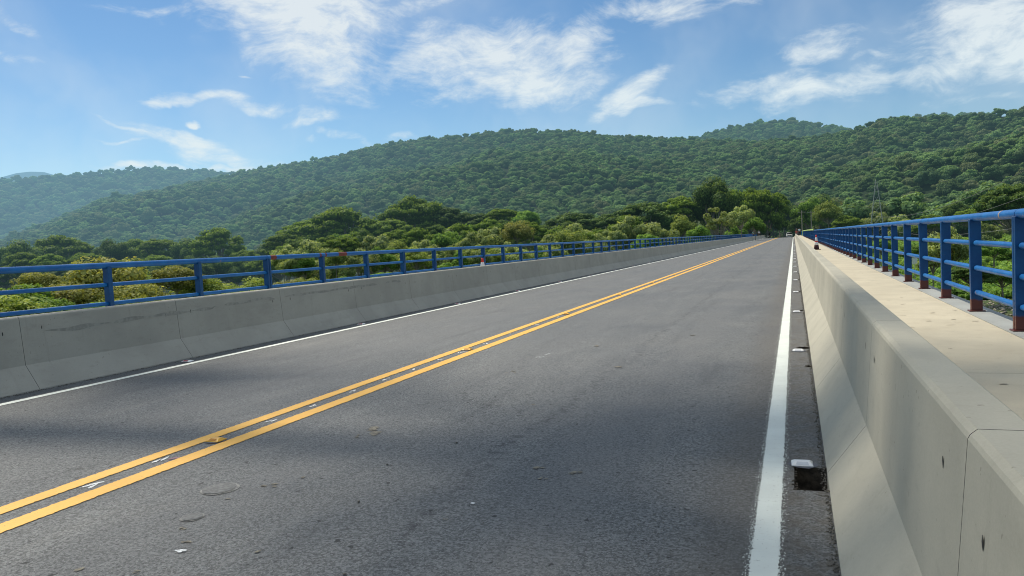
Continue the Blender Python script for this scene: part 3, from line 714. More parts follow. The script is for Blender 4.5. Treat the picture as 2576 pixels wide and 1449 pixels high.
def prof(tab):
    a = []; e = []
    for p in tab: q = azel(*p); a.append(q[0]); e.append(q[1])
    a = np.array(a); e = np.array(e); k = np.argsort(a); return a[k], e[k]
GZ = -9.0
PR = prof(RIDGE)
def main_hill(x, y):
    az_ = np.arctan2(x, y); r = np.hypot(x, y)
    r0 = np.interp(az_, [R(-75), R(-50), R(-25), R(-5), R(4), R(14), R(40)], [900, 700, 480, 400, 300, 260, 240]); r1 = np.interp(az_, [R(-75), R(-54), R(-45), R(-25), R(-8), R(3), R(14), R(40)], [1500, 1350, 1450, 1400, 1350, 1150, 950, 900])
    e = np.interp(az_, PR[0], PR[1], left=PR[1][0]*.2, right=PR[1][-1]); zr = np.tan(e)*r1+H-7
    t = (r-r0)/(r1-r0); z = np.where(t < 1, GZ+(zr-GZ)*np.clip(t, 0, 1)**1.12, zr-(r-r1)*.35)
    gully = (ngrid(x+999, y, 170, 3)-.5)*52+(ngrid(x, y+55, 75, 4)-.5)*20
    z = z+gully*np.clip(t*3, 0, 1)*np.clip((1-t)*3.5, 0, 1)
    fade = smooth((az_-R(-66))/R(9)); return GZ-1+(np.maximum(z, GZ-25)-GZ+1)*fade, t
def layer_h(x, y, P, r0, r1, up_=5):
    az_ = np.arctan2(x, y); r = np.hypot(x, y); e = np.interp(az_, P[0], P[1]); zr = np.tan(e)*r1+H-up_
    t = (r-r0)/(r1-r0); z = np.where(t < 1, GZ+(zr-GZ)*np.clip(t, 0, 1), zr-(r-r1)*.4)
    return z+(ngrid(x, y, 260, 8)-.5)*60*np.clip(t*3, 0, 1)*np.clip((1-t)*3, 0, 1), t
def ground_z(x, y):
    x = np.asarray(x, float); y = np.asarray(y, float)
    z = GZ+.5*(ngrid(x, y, 14, 1)-.5)+1.2*(ngrid(x, y, 60, 2)-.3)
    # river: crosses under the deck on the near side and bends away far to the left
    bank = np.where(x > -10, 92+.10*x, 60)
    riv = smooth((bank-y)/8.)*smooth((x+22)/10.)
    far = smooth((14-np.abs(np.hypot(x, y)-(310+.12*np.abs(x))))/10.)*smooth((-x-110)/40.)
    z = z-2.2*np.maximum(riv, far)
    # right bank rises to the road embankment
    z = z+np.where(x > 0, 1, .6)*smooth((y-105)/110.)*4.6*smooth((x+60)/60)*(1-.3*smooth((y-300)/200))
    emb = smooth((y-186)/16.)*smooth(1-(np.abs(x+3.6)-9)/11.); top = -.32+(-np.maximum(0, y-190)**1.35*.0025)
    return z*(1-emb)+top*emb
def hill_mesh(name, fn, r0, r1, a0, a1, nr, na, m):
    rr_ = np.linspace(r0, r1, nr); aa = np.linspace(a0, a1, na); RR, AA = np.meshgrid(rr_, aa, indexing='ij')
    X = RR*np.sin(AA); Y = RR*np.cos(AA); Z, _ = fn(X, Y)
    V = np.stack([X, Y, Z], -1).reshape(-1, 3); i = np.arange(nr*na).reshape(nr, na)
    Fq = np.stack([i[:-1, :-1], i[:-1, 1:], i[1:, 1:], i[1:, :-1]], -1).reshape(-1, 4)
    o = link(name, npmesh(name, V, Fq[:, ::-1], m, smooth=True)); tag(o, kind='structure'); return o
def soil_mat(name, cols, sc_=.05):
    N = mat(name); geo = N.new('ShaderNodeNewGeometry'); P = geo.outputs['Position']
    a = N.noise(P, sc_, 8, .65); b = N.noise(P, sc_*14, 5, .7)
    f = N.math('ADD', N.math('MULTIPLY', a.outputs[0], .6), N.math('MULTIPLY', b.outputs[0], .4))
    N.put(N.bsdf.inputs['Base Color'], N.ramp(f, cols)); N.bsdf.inputs['Roughness'].default_value = .95; N.bsdf.inputs['Specular IOR Level'].default_value = .1
    bp = N.new('ShaderNodeBump'); bp.inputs['Distance'].default_value = .5; N.l.new(b.outputs[0], bp.inputs['Height']); N.l.new(bp.outputs[0], N.bsdf.inputs['Normal'])
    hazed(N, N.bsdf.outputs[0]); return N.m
M_HILL = soil_mat('hill_understorey', [(.3, (.010, .020, .010)), (.7, (.022, .040, .014))], .02)
M_FARH = soil_mat('far_forest', [(.35, (.018, .035, .018)), (.65, (.045, .075, .03))], .03)
hill_mesh('hills', main_hill, 240, 1800, R(-72), R(38), 120, 260, M_HILL)
PL, PK, PF = prof(LEFT), prof(KNOB), prof(FAR)
left_h = lambda x, y: layer_h(x, y, PL, 1500, 2300)
knob_h = lambda x, y: layer_h(x, y, PK, 1500, 2300)
hill_mesh('hills', left_h, 1450, 2700, R(-72), R(-22), 60, 160, M_HILL)
hill_mesh('hills', knob_h, 1450, 2600, R(-14), R(22), 60, 120, M_HILL)
hill_mesh('hills', lambda x, y: layer_h(x, y, PF, 4500, 7500, 0), 4400, 8200, R(-72), R(-38), 40, 200, M_FARH)
# valley floor
xs = np.concatenate([np.linspace(-9000, -420, 30), np.arange(-400, 301, 3.5), np.linspace(320, 9000, 30)]); ysg = np.concatenate([np.linspace(-9000, -60, 25), np.arange(-50, 460, 3.5), np.linspace(480, 9000, 40)])
X, Y = np.meshgrid(xs, ysg, indexing='ij'); Z = ground_z(X, Y); V = np.stack([X, Y, Z], -1).reshape(-1, 3); i = np.arange(X.size).reshape(X.shape)
Fq = np.stack([i[:-1, :-1], i[1:, :-1], i[1:, 1:], i[:-1, 1:]], -1).reshape(-1, 4)
def bank_mat():
    N = mat('river_bank_ground'); geo = N.new('ShaderNodeNewGeometry'); P = geo.outputs['Position']
    a = N.noise(P, .12, 7, .65); b = N.noise(P, 1.6, 6, .7); s = N.new('ShaderNodeSeparateXYZ'); N.put(s.inputs[0], P)
    green = N.ramp(b.outputs[0], [(.3, (.030, .055, .012)), (.55, (.065, .105, .022)), (.75, (.10, .12, .04))])
    mud = N.ramp(b.outputs[0], [(.3, (.05, .038, .026)), (.6, (.13, .105, .075)), (.75, (.26, .22, .17))])
    f = N.gray(N.math('ADD', s.outputs[2], N.math('MULTIPLY', a.outputs[0], 1.4)), -9.0, -7.6)
    N.put(N.bsdf.inputs['Base Color'], N.mix(f, mud, green)); N.bsdf.inputs['Roughness'].default_value = .95
    bp = N.new('ShaderNodeBump'); bp.inputs['Distance'].default_value = .25; N.l.new(b.outputs[0], bp.inputs['Height']); N.l.new(bp.outputs[0], N.bsdf.inputs['Normal'])
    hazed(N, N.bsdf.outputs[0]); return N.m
o = link('ground', npmesh('ground', V, Fq, bank_mat(), smooth=True)); tag(o, kind='structure')
N = mat('river_water'); geo = N.new('ShaderNodeNewGeometry'); nz = N.noise(N.vmap(geo.outputs['Position'], scale=(1, 1.6, 1)), 1.3, 4, .55)
N.bsdf.inputs['Base Color'].default_value = (.045, .048, .018, 1); N.bsdf.inputs['Roughness'].default_value = .09
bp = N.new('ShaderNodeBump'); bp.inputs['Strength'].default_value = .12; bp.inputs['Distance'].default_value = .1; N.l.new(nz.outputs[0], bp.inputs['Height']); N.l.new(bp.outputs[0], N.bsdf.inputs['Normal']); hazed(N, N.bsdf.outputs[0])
mb = MB(); mb.quad((-900, -400, -9.75), (500, -400, -9.75), (500, 900, -9.75), (-900, 900, -9.75)); tag(mb.build('river_water', N.m), kind='structure')
# rubble on the right bank
V = []; Fq = []; rs = random.Random(3)
for _ in range(1700):
    x = rs.uniform(4, 48); y = 90+.1*x+abs(rs.gauss(0, 7)); z = float(ground_z(x, y)); q = rs.uniform(.06, .30)*(1.6 if rs.random() < .1 else 1); i = len(V)
    for k in range(6):
        dx, dy, dz = [(1,0,0),(-1,0,0),(0,1,0),(0,-1,0),(0,0,1),(0,0,-1)][k]; e = q*rs.uniform(.6, 1.3); V.append((x+dx*e, y+dy*e, z+dz*e*.6))
    for a, b, c in ((0,2,4),(2,1,4),(1,3,4),(3,0,4),(2,0,5),(1,2,5),(3,1,5),(0,3,5)): Fq.append((i+a, i+b, i+c))
tag(link('rubble', npmesh('rubble', V, Fq, simple('rubble_stone', (.26, .23, .18), .9, var=.6, scale=3))), 'grey-brown rubble strewn over the muddy right river bank', 'rubble', kind='stuff')

# ------------------------------------------------------------------ foliage
def leaf_mat(name, dark, mid, light, hue=.5, transl=.22, accent=None):
    N = mat(name); at = N.new('ShaderNodeAttribute', attribute_type='GEOMETRY', attribute_name='tint')
    oi = N.new('ShaderNodeObjectInfo'); it = N.new('ShaderNodeAttribute', attribute_type='INSTANCER', attribute_name='itint')
    geo = N.new('ShaderNodeNewGeometry')
    rnd = N.math('FRACT', N.math('ADD', oi.outputs['Random'], it.outputs['Fac']))
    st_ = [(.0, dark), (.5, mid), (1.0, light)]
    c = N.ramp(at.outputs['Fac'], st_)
    c = N.mix(N.gray(rnd, 0, 1, 0, .0), c, c)
    v = N.gray(rnd, 0, 1, 1.14-.35*hue, 1.14+.45*hue)
    c = N.vmath('SCALE', c, v).outputs[0]
    if accent:
        r2 = N.math('FRACT', N.math('MULTIPLY', rnd, 7.31)); c = N.mix(N.gray(r2, .62, 1.0, 0, .75), c, accent[0])
        r3 = N.math('FRACT', N.math('MULTIPLY', rnd, 13.7)); c = N.mix(N.gray(r3, .70, 1.0, 0, .65), c, accent[1])
    N.bsdf.inputs['Roughness'].default_value = .7; N.bsdf.inputs['Specular IOR Level'].default_value = .12
    N.put(N.bsdf.inputs['Base Color'], c)
    tr = N.new('ShaderNodeBsdfTranslucent'); N.put(tr.inputs[0], N.vmath('MULTIPLY', c, (1.5, 1.35, .6)).outputs[0])
    mx = N.new('ShaderNodeMixShader'); mx.inputs[0].default_value = transl
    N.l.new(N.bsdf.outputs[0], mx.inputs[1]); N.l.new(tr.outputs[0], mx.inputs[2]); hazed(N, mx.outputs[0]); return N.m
M_LF = {
 'umbrella': leaf_mat('umbrella_leaves', (.055, .100, .014), (.130, .205, .028), (.250, .340, .055), transl=.35),
 'dark': leaf_mat('dark_leaves', (.034, .066, .018), (.082, .138, .034), (.175, .245, .058), transl=.28),
 'olive': leaf_mat('olive_leaves', (.105, .150, .055), (.235, .300, .115), (.440, .490, .22), transl=.35),
 'brown': leaf_mat('browning_leaves', (.105, .125, .038), (.235, .255, .082), (.400, .395, .15), transl=.35),
 'yellow': leaf_mat('yellow_green_leaves', (.100, .145, .036), (.215, .285, .075), (.380, .430, .14), transl=.35),
 'green': leaf_mat('fresh_green_leaves', (.060, .120, .022), (.135, .245, .045), (.260, .390, .090), transl=.35),
 'hill': leaf_mat('hill_forest_leaves', (.044, .088, .038), (.112, .192, .074), (.215, .305, .118), hue=1.15, transl=.28, accent=((.22, .235, .13), (.052, .115, .062))),
}
N = mat('bark'); geo = N.new('ShaderNodeNewGeometry'); nz = N.noise(N.vmap(geo.outputs['Position'], scale=(3, 3, .6)), 2, 5, .6)
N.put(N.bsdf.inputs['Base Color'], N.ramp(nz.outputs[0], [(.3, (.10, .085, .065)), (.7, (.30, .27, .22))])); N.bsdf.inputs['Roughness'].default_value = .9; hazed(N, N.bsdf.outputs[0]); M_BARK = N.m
rng = np.random.default_rng(11)
def unit(v): return v/np.maximum(np.linalg.norm(v, axis=-1, keepdims=True), 1e-6)
def leaves(C, Nn, size, asp=.6, jit=.7, up_=.25):
    n = len(C); nn = unit(Nn+rng.normal(0, jit, (n, 3))*.6+np.array([0, 0, up_])); t = unit(np.cross(nn, rng.normal(0, 1, (n, 3)))); u = np.cross(nn, t)
    s = (size*rng.uniform(.6, 1.4, n))[:, None]; k = rng.uniform(.15, .4, n)[:, None]
    a = C-t*s; b = C+u*s*asp-t*s*k*0; c = C+t*s-nn*s*.25; d = C-u*s*asp
    V = np.stack([a, b, c, d], 1).reshape(-1, 3); return V, np.arange(4*n).reshape(n, 4)
def blob_shell(c, r3, n):
    d = unit(rng.normal(0, 1, (n, 3))); rad = rng.uniform(.72, 1.05, n)[:, None]; return c+d*r3*rad, unit(d/r3)
def core(c, r3, seed):          # inner mass of twigs and leaves, crown shade put into its dark tint
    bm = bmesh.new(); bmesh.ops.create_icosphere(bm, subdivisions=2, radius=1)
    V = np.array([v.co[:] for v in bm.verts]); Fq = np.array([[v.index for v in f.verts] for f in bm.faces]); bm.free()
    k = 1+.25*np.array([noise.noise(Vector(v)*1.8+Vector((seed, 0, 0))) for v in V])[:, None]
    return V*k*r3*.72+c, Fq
def assemble(name, parts, cores, m):
    V = []; Fq = []; T = []; o = 0
    for (v, f, t) in parts: V.append(v); Fq.append(f+o); T.append(t); o += len(v)
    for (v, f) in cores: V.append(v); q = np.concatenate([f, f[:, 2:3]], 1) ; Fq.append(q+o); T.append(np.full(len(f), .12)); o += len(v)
    V = np.concatenate(V); T = np.concatenate(T)
    # triangles and quads are written through separate polygon lengths
    quads = np.concatenate([f for f, t in zip(Fq, T)] if False else Fq); me = bpy.data.meshes.new(name)
    nq = sum(len(p[1]) for p in parts); tri = quads[nq:, :3]; qd = quads[:nq]
    me.vertices.add(len(V)); me.vertices.foreach_set('co', V.astype(np.float32).ravel())
    li = np.concatenate([qd.ravel(), tri.ravel()]).astype(np.int32); me.loops.add(len(li)); me.loops.foreach_set('vertex_index', li)
    ls = np.concatenate([np.arange(0, 4*len(qd), 4), 4*len(qd)+np.arange(0, 3*len(tri), 3)]).astype(np.int32)
    me.polygons.add(len(ls)); me.polygons.foreach_set('loop_start', ls)
    at = me.attributes.new('tint', 'FLOAT', 'FACE'); at.data.foreach_set('value', T.astype(np.float32))
    me.materials.append(m); me.update(calc_edges=True); me.validate(); return me
def tubes_mesh(name, segs, m=None):
    mb = MB()
    for a, b, r0, r1 in segs: mb.tube(a, b, r0, r1, n=7, cap=False)
    return mb.mesh(name, m or M_BARK, smooth=True)
# every crown is made for a unit tree: crown radius 1, then scaled by the tree that uses it
def crown_umbrella(seed, leaf, n=9000, dome=.55, pads=84):
    rg = np.random.default_rng(seed); parts = []; cores = []; segs = []
    nper = n//pads
    fork = Vector((0, 0, -.55))
    for k in range(pads):
        rr_ = math.sqrt(rg.uniform(0, 1))*.84; an = rg.uniform(0, 6.283); layer = rg.random() < .48
        c = np.array([rr_*math.cos(an), rr_*math.sin(an), dome*(1-rr_**2)*.9+rg.uniform(-.07, .05)-(rg.uniform(.16, .48) if layer else 0)]); pr = rg.uniform(.14, .27); r3 = np.array([pr, pr, pr*rg.uniform(.42, .62)])
        P, Nn = blob_shell(c, r3, nper); up_m = (Nn[:, 2] > -.35) | (rng.random(nper) < .35); P, Nn = P[up_m], Nn[up_m]
        v, f = leaves(P, Nn, leaf); t = np.clip(.32+.38*Nn[:, 2]+rng.normal(0, .15, len(P)), 0, 1); parts.append((v, f, t)); cores.append(core(c, r3*.9, k))  # upward leaves lighter, undersides darker: overhead light put into the tint
        if k % 2 == 0:
            e = Vector(c)*.93; mid = fork.lerp(e, .55)+Vector((0, 0, -.07+.05*rg.random())); segs += [(fork, mid, .030, .017), (mid, e, .017, .006)]
    return parts, cores, segs, -.55
def crown_round(seed, leaf, n=9000, lobes=26, hz=.85, gap=0.):
    rg = np.random.default_rng(seed); parts = []; cores = []; segs = []; fork = Vector((0, 0, -.75*hz)); nper = n//lobes
    for k in range(lobes):
        d = rg.normal(0, 1, 3); d /= np.linalg.norm(d); 
        if d[2] < -.5: d[2] *= -.6
        rad = rg.uniform(.35, .82); c = d*np.array([rad, rad, rad*hz]); pr = rg.uniform(.20, .36); r3 = np.array([pr, pr, pr*rg.uniform(.6, .9)])
        P, Nn = blob_shell(c, r3, nper)
        v, f = leaves(P, Nn, leaf); t = np.clip(.34+.30*Nn[:, 2]+.12*P[:, 2]+rng.normal(0, .17, len(P)), 0, 1); parts.append((v, f, t))  # tint lightens with upward facing and height, top light painted in
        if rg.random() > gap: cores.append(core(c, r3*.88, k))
        if k % 2 == 0:
            e = Vector(c); mid = fork.lerp(e, .5)+Vector((rg.uniform(-.05, .05), rg.uniform(-.05, .05), .03)); segs += [(fork, mid, .035, .018), (mid, e, .018, .006)]
    return parts, cores, segs, -.75*hz
def crown_airy(seed, leaf, n=3500, lobes=30, hz=1.0):    # see-through crown with visible limbs
    rg = np.random.default_rng(seed); parts = []; segs = []; fork = Vector((0, 0, -.8*hz)); nper = n//lobes
    for k in range(lobes):
        d = rg.normal(0, 1, 3); d /= np.linalg.norm(d)
        if d[2] < -.3: d[2] *= -.5
        rad = rg.uniform(.45, .9); c = d*np.array([rad, rad, rad*hz]); pr = rg.uniform(.12, .22); r3 = np.array([pr, pr, pr*.6])
        P, Nn = blob_shell(c, r3*1.1, nper); v, f = leaves(P, Nn, leaf); parts.append((v, f, np.clip(.5+.25*Nn[:, 2]+rng.normal(0, .2, len(P)), 0, 1)))  # painted top light: tint rises with upward facing
        e = Vector(c); mid = fork.lerp(e, .5)+Vector((rg.uniform(-.06, .06), rg.uniform(-.06, .06), .02)); segs += [(fork, mid, .028, .016), (mid, e, .016, .005)]
    return parts, [], segs, -.8*hz
PROTO = {}
def proto(key, fn, m, *a, **k):
    p, c, s, fz = fn(*a, **k); PROTO[key] = (assemble('crown', p, c, M_LF[m]), tubes_mesh('limbs', s), fz)
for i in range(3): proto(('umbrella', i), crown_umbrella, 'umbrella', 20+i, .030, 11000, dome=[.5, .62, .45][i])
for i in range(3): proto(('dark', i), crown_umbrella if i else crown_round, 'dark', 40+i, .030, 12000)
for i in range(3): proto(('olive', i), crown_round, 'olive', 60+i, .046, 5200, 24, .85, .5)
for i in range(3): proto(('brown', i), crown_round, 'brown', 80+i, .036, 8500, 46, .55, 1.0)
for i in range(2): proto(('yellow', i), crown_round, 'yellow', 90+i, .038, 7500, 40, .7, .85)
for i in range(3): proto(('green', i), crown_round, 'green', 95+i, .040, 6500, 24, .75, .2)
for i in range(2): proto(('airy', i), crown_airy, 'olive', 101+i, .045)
TR = []
def tree(px, ytop, wpx, dist, kind, label, group=None, k=0, dzr=None, name='tree', cat='tree', squash=1.0, base=None):
    a, e = azel(px, ytop); cosf = math.cos(a+YAW)
    x, y = dist*math.sin(a), dist*math.cos(a); gz = float(ground_z(x, y)) if base is None else base
    top = H+math.tan(e)*dist; rad = wpx/1860*dist*cosf/2
    me, limbs, fz = PROTO[(kind, k % len([q for q in PROTO if q[0] == kind]))]
    hz = {'umbrella': .62, 'dark': .72, 'olive': 1.0, 'brown': .72, 'yellow': .85, 'green': .9, 'airy': 1.05}[kind]
    rz = random.uniform(0, 6.28); cz = top-rad*hz*squash
    r = empty(name, (x, y, gz), rz); tag(r, label, cat, group)
    c = link('crown', me, r, (0, 0, cz-gz)); c.scale = (rad, rad, rad*squash)
    l = link('limbs', limbs, r, (0, 0, cz-gz)); l.scale = (rad, rad, rad*squash)
    zf = cz-gz+fz*rad*squash
    if zf > .3:
        mb = MB(); r0 = max(.10, rad*.055); p = Vector((0, 0, -.3)); n_ = 4; j = rad*.05
        for q in range(n_):
            e_ = Vector((random.uniform(-j, j) if q < n_-1 else 0, random.uniform(-j, j) if q < n_-1 else 0, -.3+(zf+.3)*(q+1)/n_)); mb.tube(p, e_, r0*(1.25-.2*q), r0*(1.25-.2*(q+1)), n=8, cap=False); p = e_
        mb.build('trunk', M_BARK, r, smooth=True)
    TR.append(r); return r
G1 = 'row of umbrella-crowned trees beyond the left railing'; U = 'umbrella-crowned tree in the hazy row beyond the left railing'
for k, (px, yt, wp, d, lab) in enumerate([
    (35, 602, 150, 300, 'wide umbrella tree at the left end of the hazy tree row'), (150, 594, 165, 320, None), (215, 628, 100, 270, None), (278, 600, 115, 300, None),
    (345, 603, 130, 335, None), (400, 592, 110, 310, None), (462, 598, 115, 300, None), (548, 575, 135, 280, 'domed umbrella tree standing highest in the hazy left row'), (612, 622, 90, 270, None),
    (665, 612, 110, 300, None), (60, 636, 110, 265, None), (395, 634, 90, 262, None), (482, 642, 80, 255, None), (120, 640, 90, 258, None), (330, 642, 90, 250, None), (590, 650, 90, 250, None), (655, 650, 90, 245, None), (700, 640, 90, 235, None)]):
    tree(px, yt, wp, d, 'umbrella' if k % 3 else 'dark', lab or U, None if lab else G1, k, squash=1.2)
for k in range(16):
    px = -40+48*k; tree(px, 652+random.uniform(-10, 8)+(12 if px < 300 else 0), 95, 248+random.uniform(-8, 12), 'dark', 'low dark tree filling the foot of the hazy left tree row', 'dark low trees under the hazy left row', k, squash=1.1)
big = [
 (1040, 490, 190, 262, 'umbrella', 'tallest broad umbrella tree at the peak of the centre grove', 0, 1.15), (860, 524, 215, 250, 'umbrella', 'wide pale green umbrella tree left of the centre grove peak', 1, 1.),
 (975, 545, 140, 244, 'umbrella', 'spreading umbrella tree with bare forked limbs showing under its crown, centre grove', 2, .9), (765, 552, 150, 262, 'umbrella', 'umbrella tree at the left edge of the centre grove', 0, 1.),
 (715, 588, 120, 240, 'umbrella', 'low umbrella tree at the far left foot of the centre grove', 1, 1.), (1130, 515, 130, 258, 'dark', 'dark flat umbrella tree right of the centre grove peak', 1, 1.), (1200, 530, 130, 255, 'dark', 'dark flat umbrella tree between the grove peak and the round green tree', 2, .9),
 (1262, 518, 100, 245, 'umbrella', 'medium umbrella tree beside the round bright green tree', 2, 1.), (1322, 513, 84, 236, 'green', 'round bright green tree above the olive belt right of centre', 0, 1.2),
 (1440, 527, 190, 232, 'dark', 'wide dark umbrella tree above the olive belt, right of the round bright green tree', 1, .8), (1530, 532, 120, 228, 'dark', 'dark umbrella tree just left of the great dark canopy', 2, .9), (1620, 500, 200, 224, 'dark', 'great dark spreading canopy left of the tallest round tree', 1, .9),
 (1710, 492, 130, 226, 'umbrella', 'green tree tucked between the dark spreading canopy and the tallest tree', 0, 1.), (1788, 443, 165, 222, 'dark', 'tallest round dark tree left of the road tunnel', 0, 1.35), (1905, 455, 150, 226, 'umbrella', 'tall layered green tree directly left of the road tunnel', 2, 1.9),
 (1958, 486, 60, 232, 'umbrella', 'narrow green tree leaning over the left side of the road tunnel', 1, 2.2), (1850, 480, 110, 222, 'umbrella', 'dark green tree filling between the tallest tree and the layered tree', 1, 2.),
 (2030, 488, 95, 236, 'green', 'layered fresh green tree directly right of the road tunnel', 1, 1.3), (2082, 500, 84, 215, 'yellow', 'yellow-green tree with a forked pale trunk right of the road tunnel', 0, 1.1), (2130, 540, 80, 225, 'umbrella', 'low green tree to the right of the yellow-green tree', 0, 1.2), (2004, 545, 50, 250, 'dark', 'dark shrubby tree at the right mouth of the road tunnel', 0, 1.5)]
for (px, yt, wp, d, kd, lab, k, sq) in big: tree(px, yt, wp, d, kd, lab, None, k, squash=sq)
# dark wood on either side of the road where it enters the trees
for k, (x, y, h, rd) in enumerate([(-14, 262, 16, 7), (-17, 285, 20, 9), (-3.6, 330, 20, 10), (8, 262, 15, 6), (9, 290, 19, 8), (-15, 312, 19, 9), (9, 320, 20, 9), (1, 352, 18, 12), (-12, 352, 18, 12), (-24, 250, 14, 7), (18, 270, 14, 8), (-4, 380, 16, 16)]):
    gz = float(ground_z(x, y)); me, limbs, fz = PROTO[('dark', 0)]
    r = empty('tree', (x, y, gz), k); tag(r, 'dark tree overhanging the road inside the tree tunnel', 'tree', 'dark trees closing over the road')
    over = abs(x+3.6) < 3
    cz = h if not over else h-2; c = link('crown', me, r, (0, 0, cz*.52 if not over else cz*.6)); c.scale = (rd, rd, cz*.5 if not over else cz*.42)
    mb = MB(); mb.tube((0, 0, -.3), (0, 0, cz*.4), .4, .3, n=8, cap=False); mb.build('trunk', M_BARK, r, smooth=True)
G2 = 'olive-leaved trees in the low belt behind the left railing'; O2 = 'olive-leaved tree in the low belt behind the left railing'
belt = [(722, 606, 100, 150), (790, 590, 115, 155), (862, 588, 110, 150), (930, 582, 105, 150), (1000, 596, 90, 140), (1058, 588, 100, 145), (1122, 562, 110, 150), (1182, 575, 90, 140), (1238, 556, 105, 140), (1298, 545, 95, 138), (1365, 580, 90, 135), (1432, 562, 115, 140), (1498, 578, 90, 138),
        (750, 628, 90, 120), (840, 622, 90, 118), (905, 618, 90, 122), (980, 625, 90, 118), (1095, 612, 90, 115), (1160, 615, 85, 115), (1340, 610, 80, 112), (1400, 606, 80, 118), (1280, 600, 80, 115), (1040, 622, 80, 112), (1220, 612, 80, 112)]
for k, (px, yt, wp, d) in enumerate(belt):
    kd = ['olive', 'olive', 'umbrella', 'olive', 'yellow', 'olive', 'green'][k % 7]
    if px == 1298: kd = 'brown'
    lab = {1298: 'tall browning tree in the low belt, centre right', 1122: 'pale olive tree rising highest in the middle of the low belt', 722: 'olive tree at the left end of the low belt'}.get(px)
    tree(px, yt, wp, d, kd, lab or {'olive': O2, 'umbrella': 'flat-crowned green tree in the low belt behind the left railing', 'yellow': 'yellow-green tree in the low belt behind the left railing', 'brown': 'browning tree in the low belt behind the left railing', 'green': 'fresh green tree in the low belt behind the left railing'}[kd], None if lab else {'olive': G2}.get(kd, kd+' trees in the low belt'), k, squash=1.15)
for k, (px, yt, wp, d, kd, lab) in enumerate([
    (1592, 528, 125, 158, 'olive', 'broad pale olive tree in front of the great dark canopy'), (1665, 545, 110, 152, 'olive', 'speckled olive tree right of the broad pale olive tree'), (1712, 532, 80, 160, 'yellow', 'yellowish tree with upright crown before the tallest tree'), (1545, 560, 70, 150, 'olive', 'small olive tree at the left of the broad pale olive tree'),
    (1806, 508, 82, 118, 'airy', 'thin pale-barked tree with a see-through crown rising above the left railing'), (1862, 505, 70, 140, 'olive', 'grey-green tree right of the thin pale-barked tree'), (1898, 535, 60, 150, 'green', 'bright green small tree before the road tunnel'), (1760, 560, 80, 140, 'green', 'low green tree left of the thin pale-barked tree'),
    (1840, 560, 70, 150, 'green', 'low green bush-like tree under the grey-green tree'), (1625, 570, 90, 140, 'green', 'low green tree under the broad pale olive tree'), (1868, 572, 34, 175, 'green', 'small bush by the far end of the left railing'), (1290, 640, 60, 85, 'airy', 'slim white-stemmed sapling seen through the left railing')]):
    tree(px, yt, wp, d, kd, lab, None, k, squash=1.25 if kd != 'airy' else 1.4)
FL = 'mid-height tree filling the grove between the olive belt and the umbrella trees'
for k in range(26):
    px = 720+34*k+random.uniform(-8, 8); yt = np.interp(px, [720, 850, 1040, 1250, 1450, 1620, 1700], [600, 578, 566, 552, 555, 545, 540])+random.uniform(-8, 14)
    tree(px, yt, random.uniform(85, 120), random.uniform(172, 205), ['umbrella', 'dark', 'olive', 'umbrella', 'green'][k % 5], {'umbrella': FL, 'dark': 'dark '+FL, 'olive': 'greyish '+FL, 'green': 'bright '+FL}[['umbrella', 'dark', 'olive', 'umbrella', 'green'][k % 5]], 'filling trees of the centre grove, kind %s' % ['one', 'two', 'three', 'one', 'four'][k % 5], k, squash=1.35)
for k in range(22):
    px = 705+33*k+random.uniform(-9, 9); kd = ['olive', 'olive', 'green', 'olive', 'yellow', 'olive'][k % 6]
    tree(px, 632-.028*(px-700)+random.uniform(-14, 6), random.uniform(62, 90), random.uniform(92, 112), kd, {'olive': 'small olive tree low behind the left railing', 'yellow': 'small yellow-green tree low behind the left railing', 'green': 'small fresh green tree low behind the left railing', 'brown': 'small browning tree low behind the left railing'}[kd], 'small %s trees low behind the left railing' % kd, k, squash=1.2)
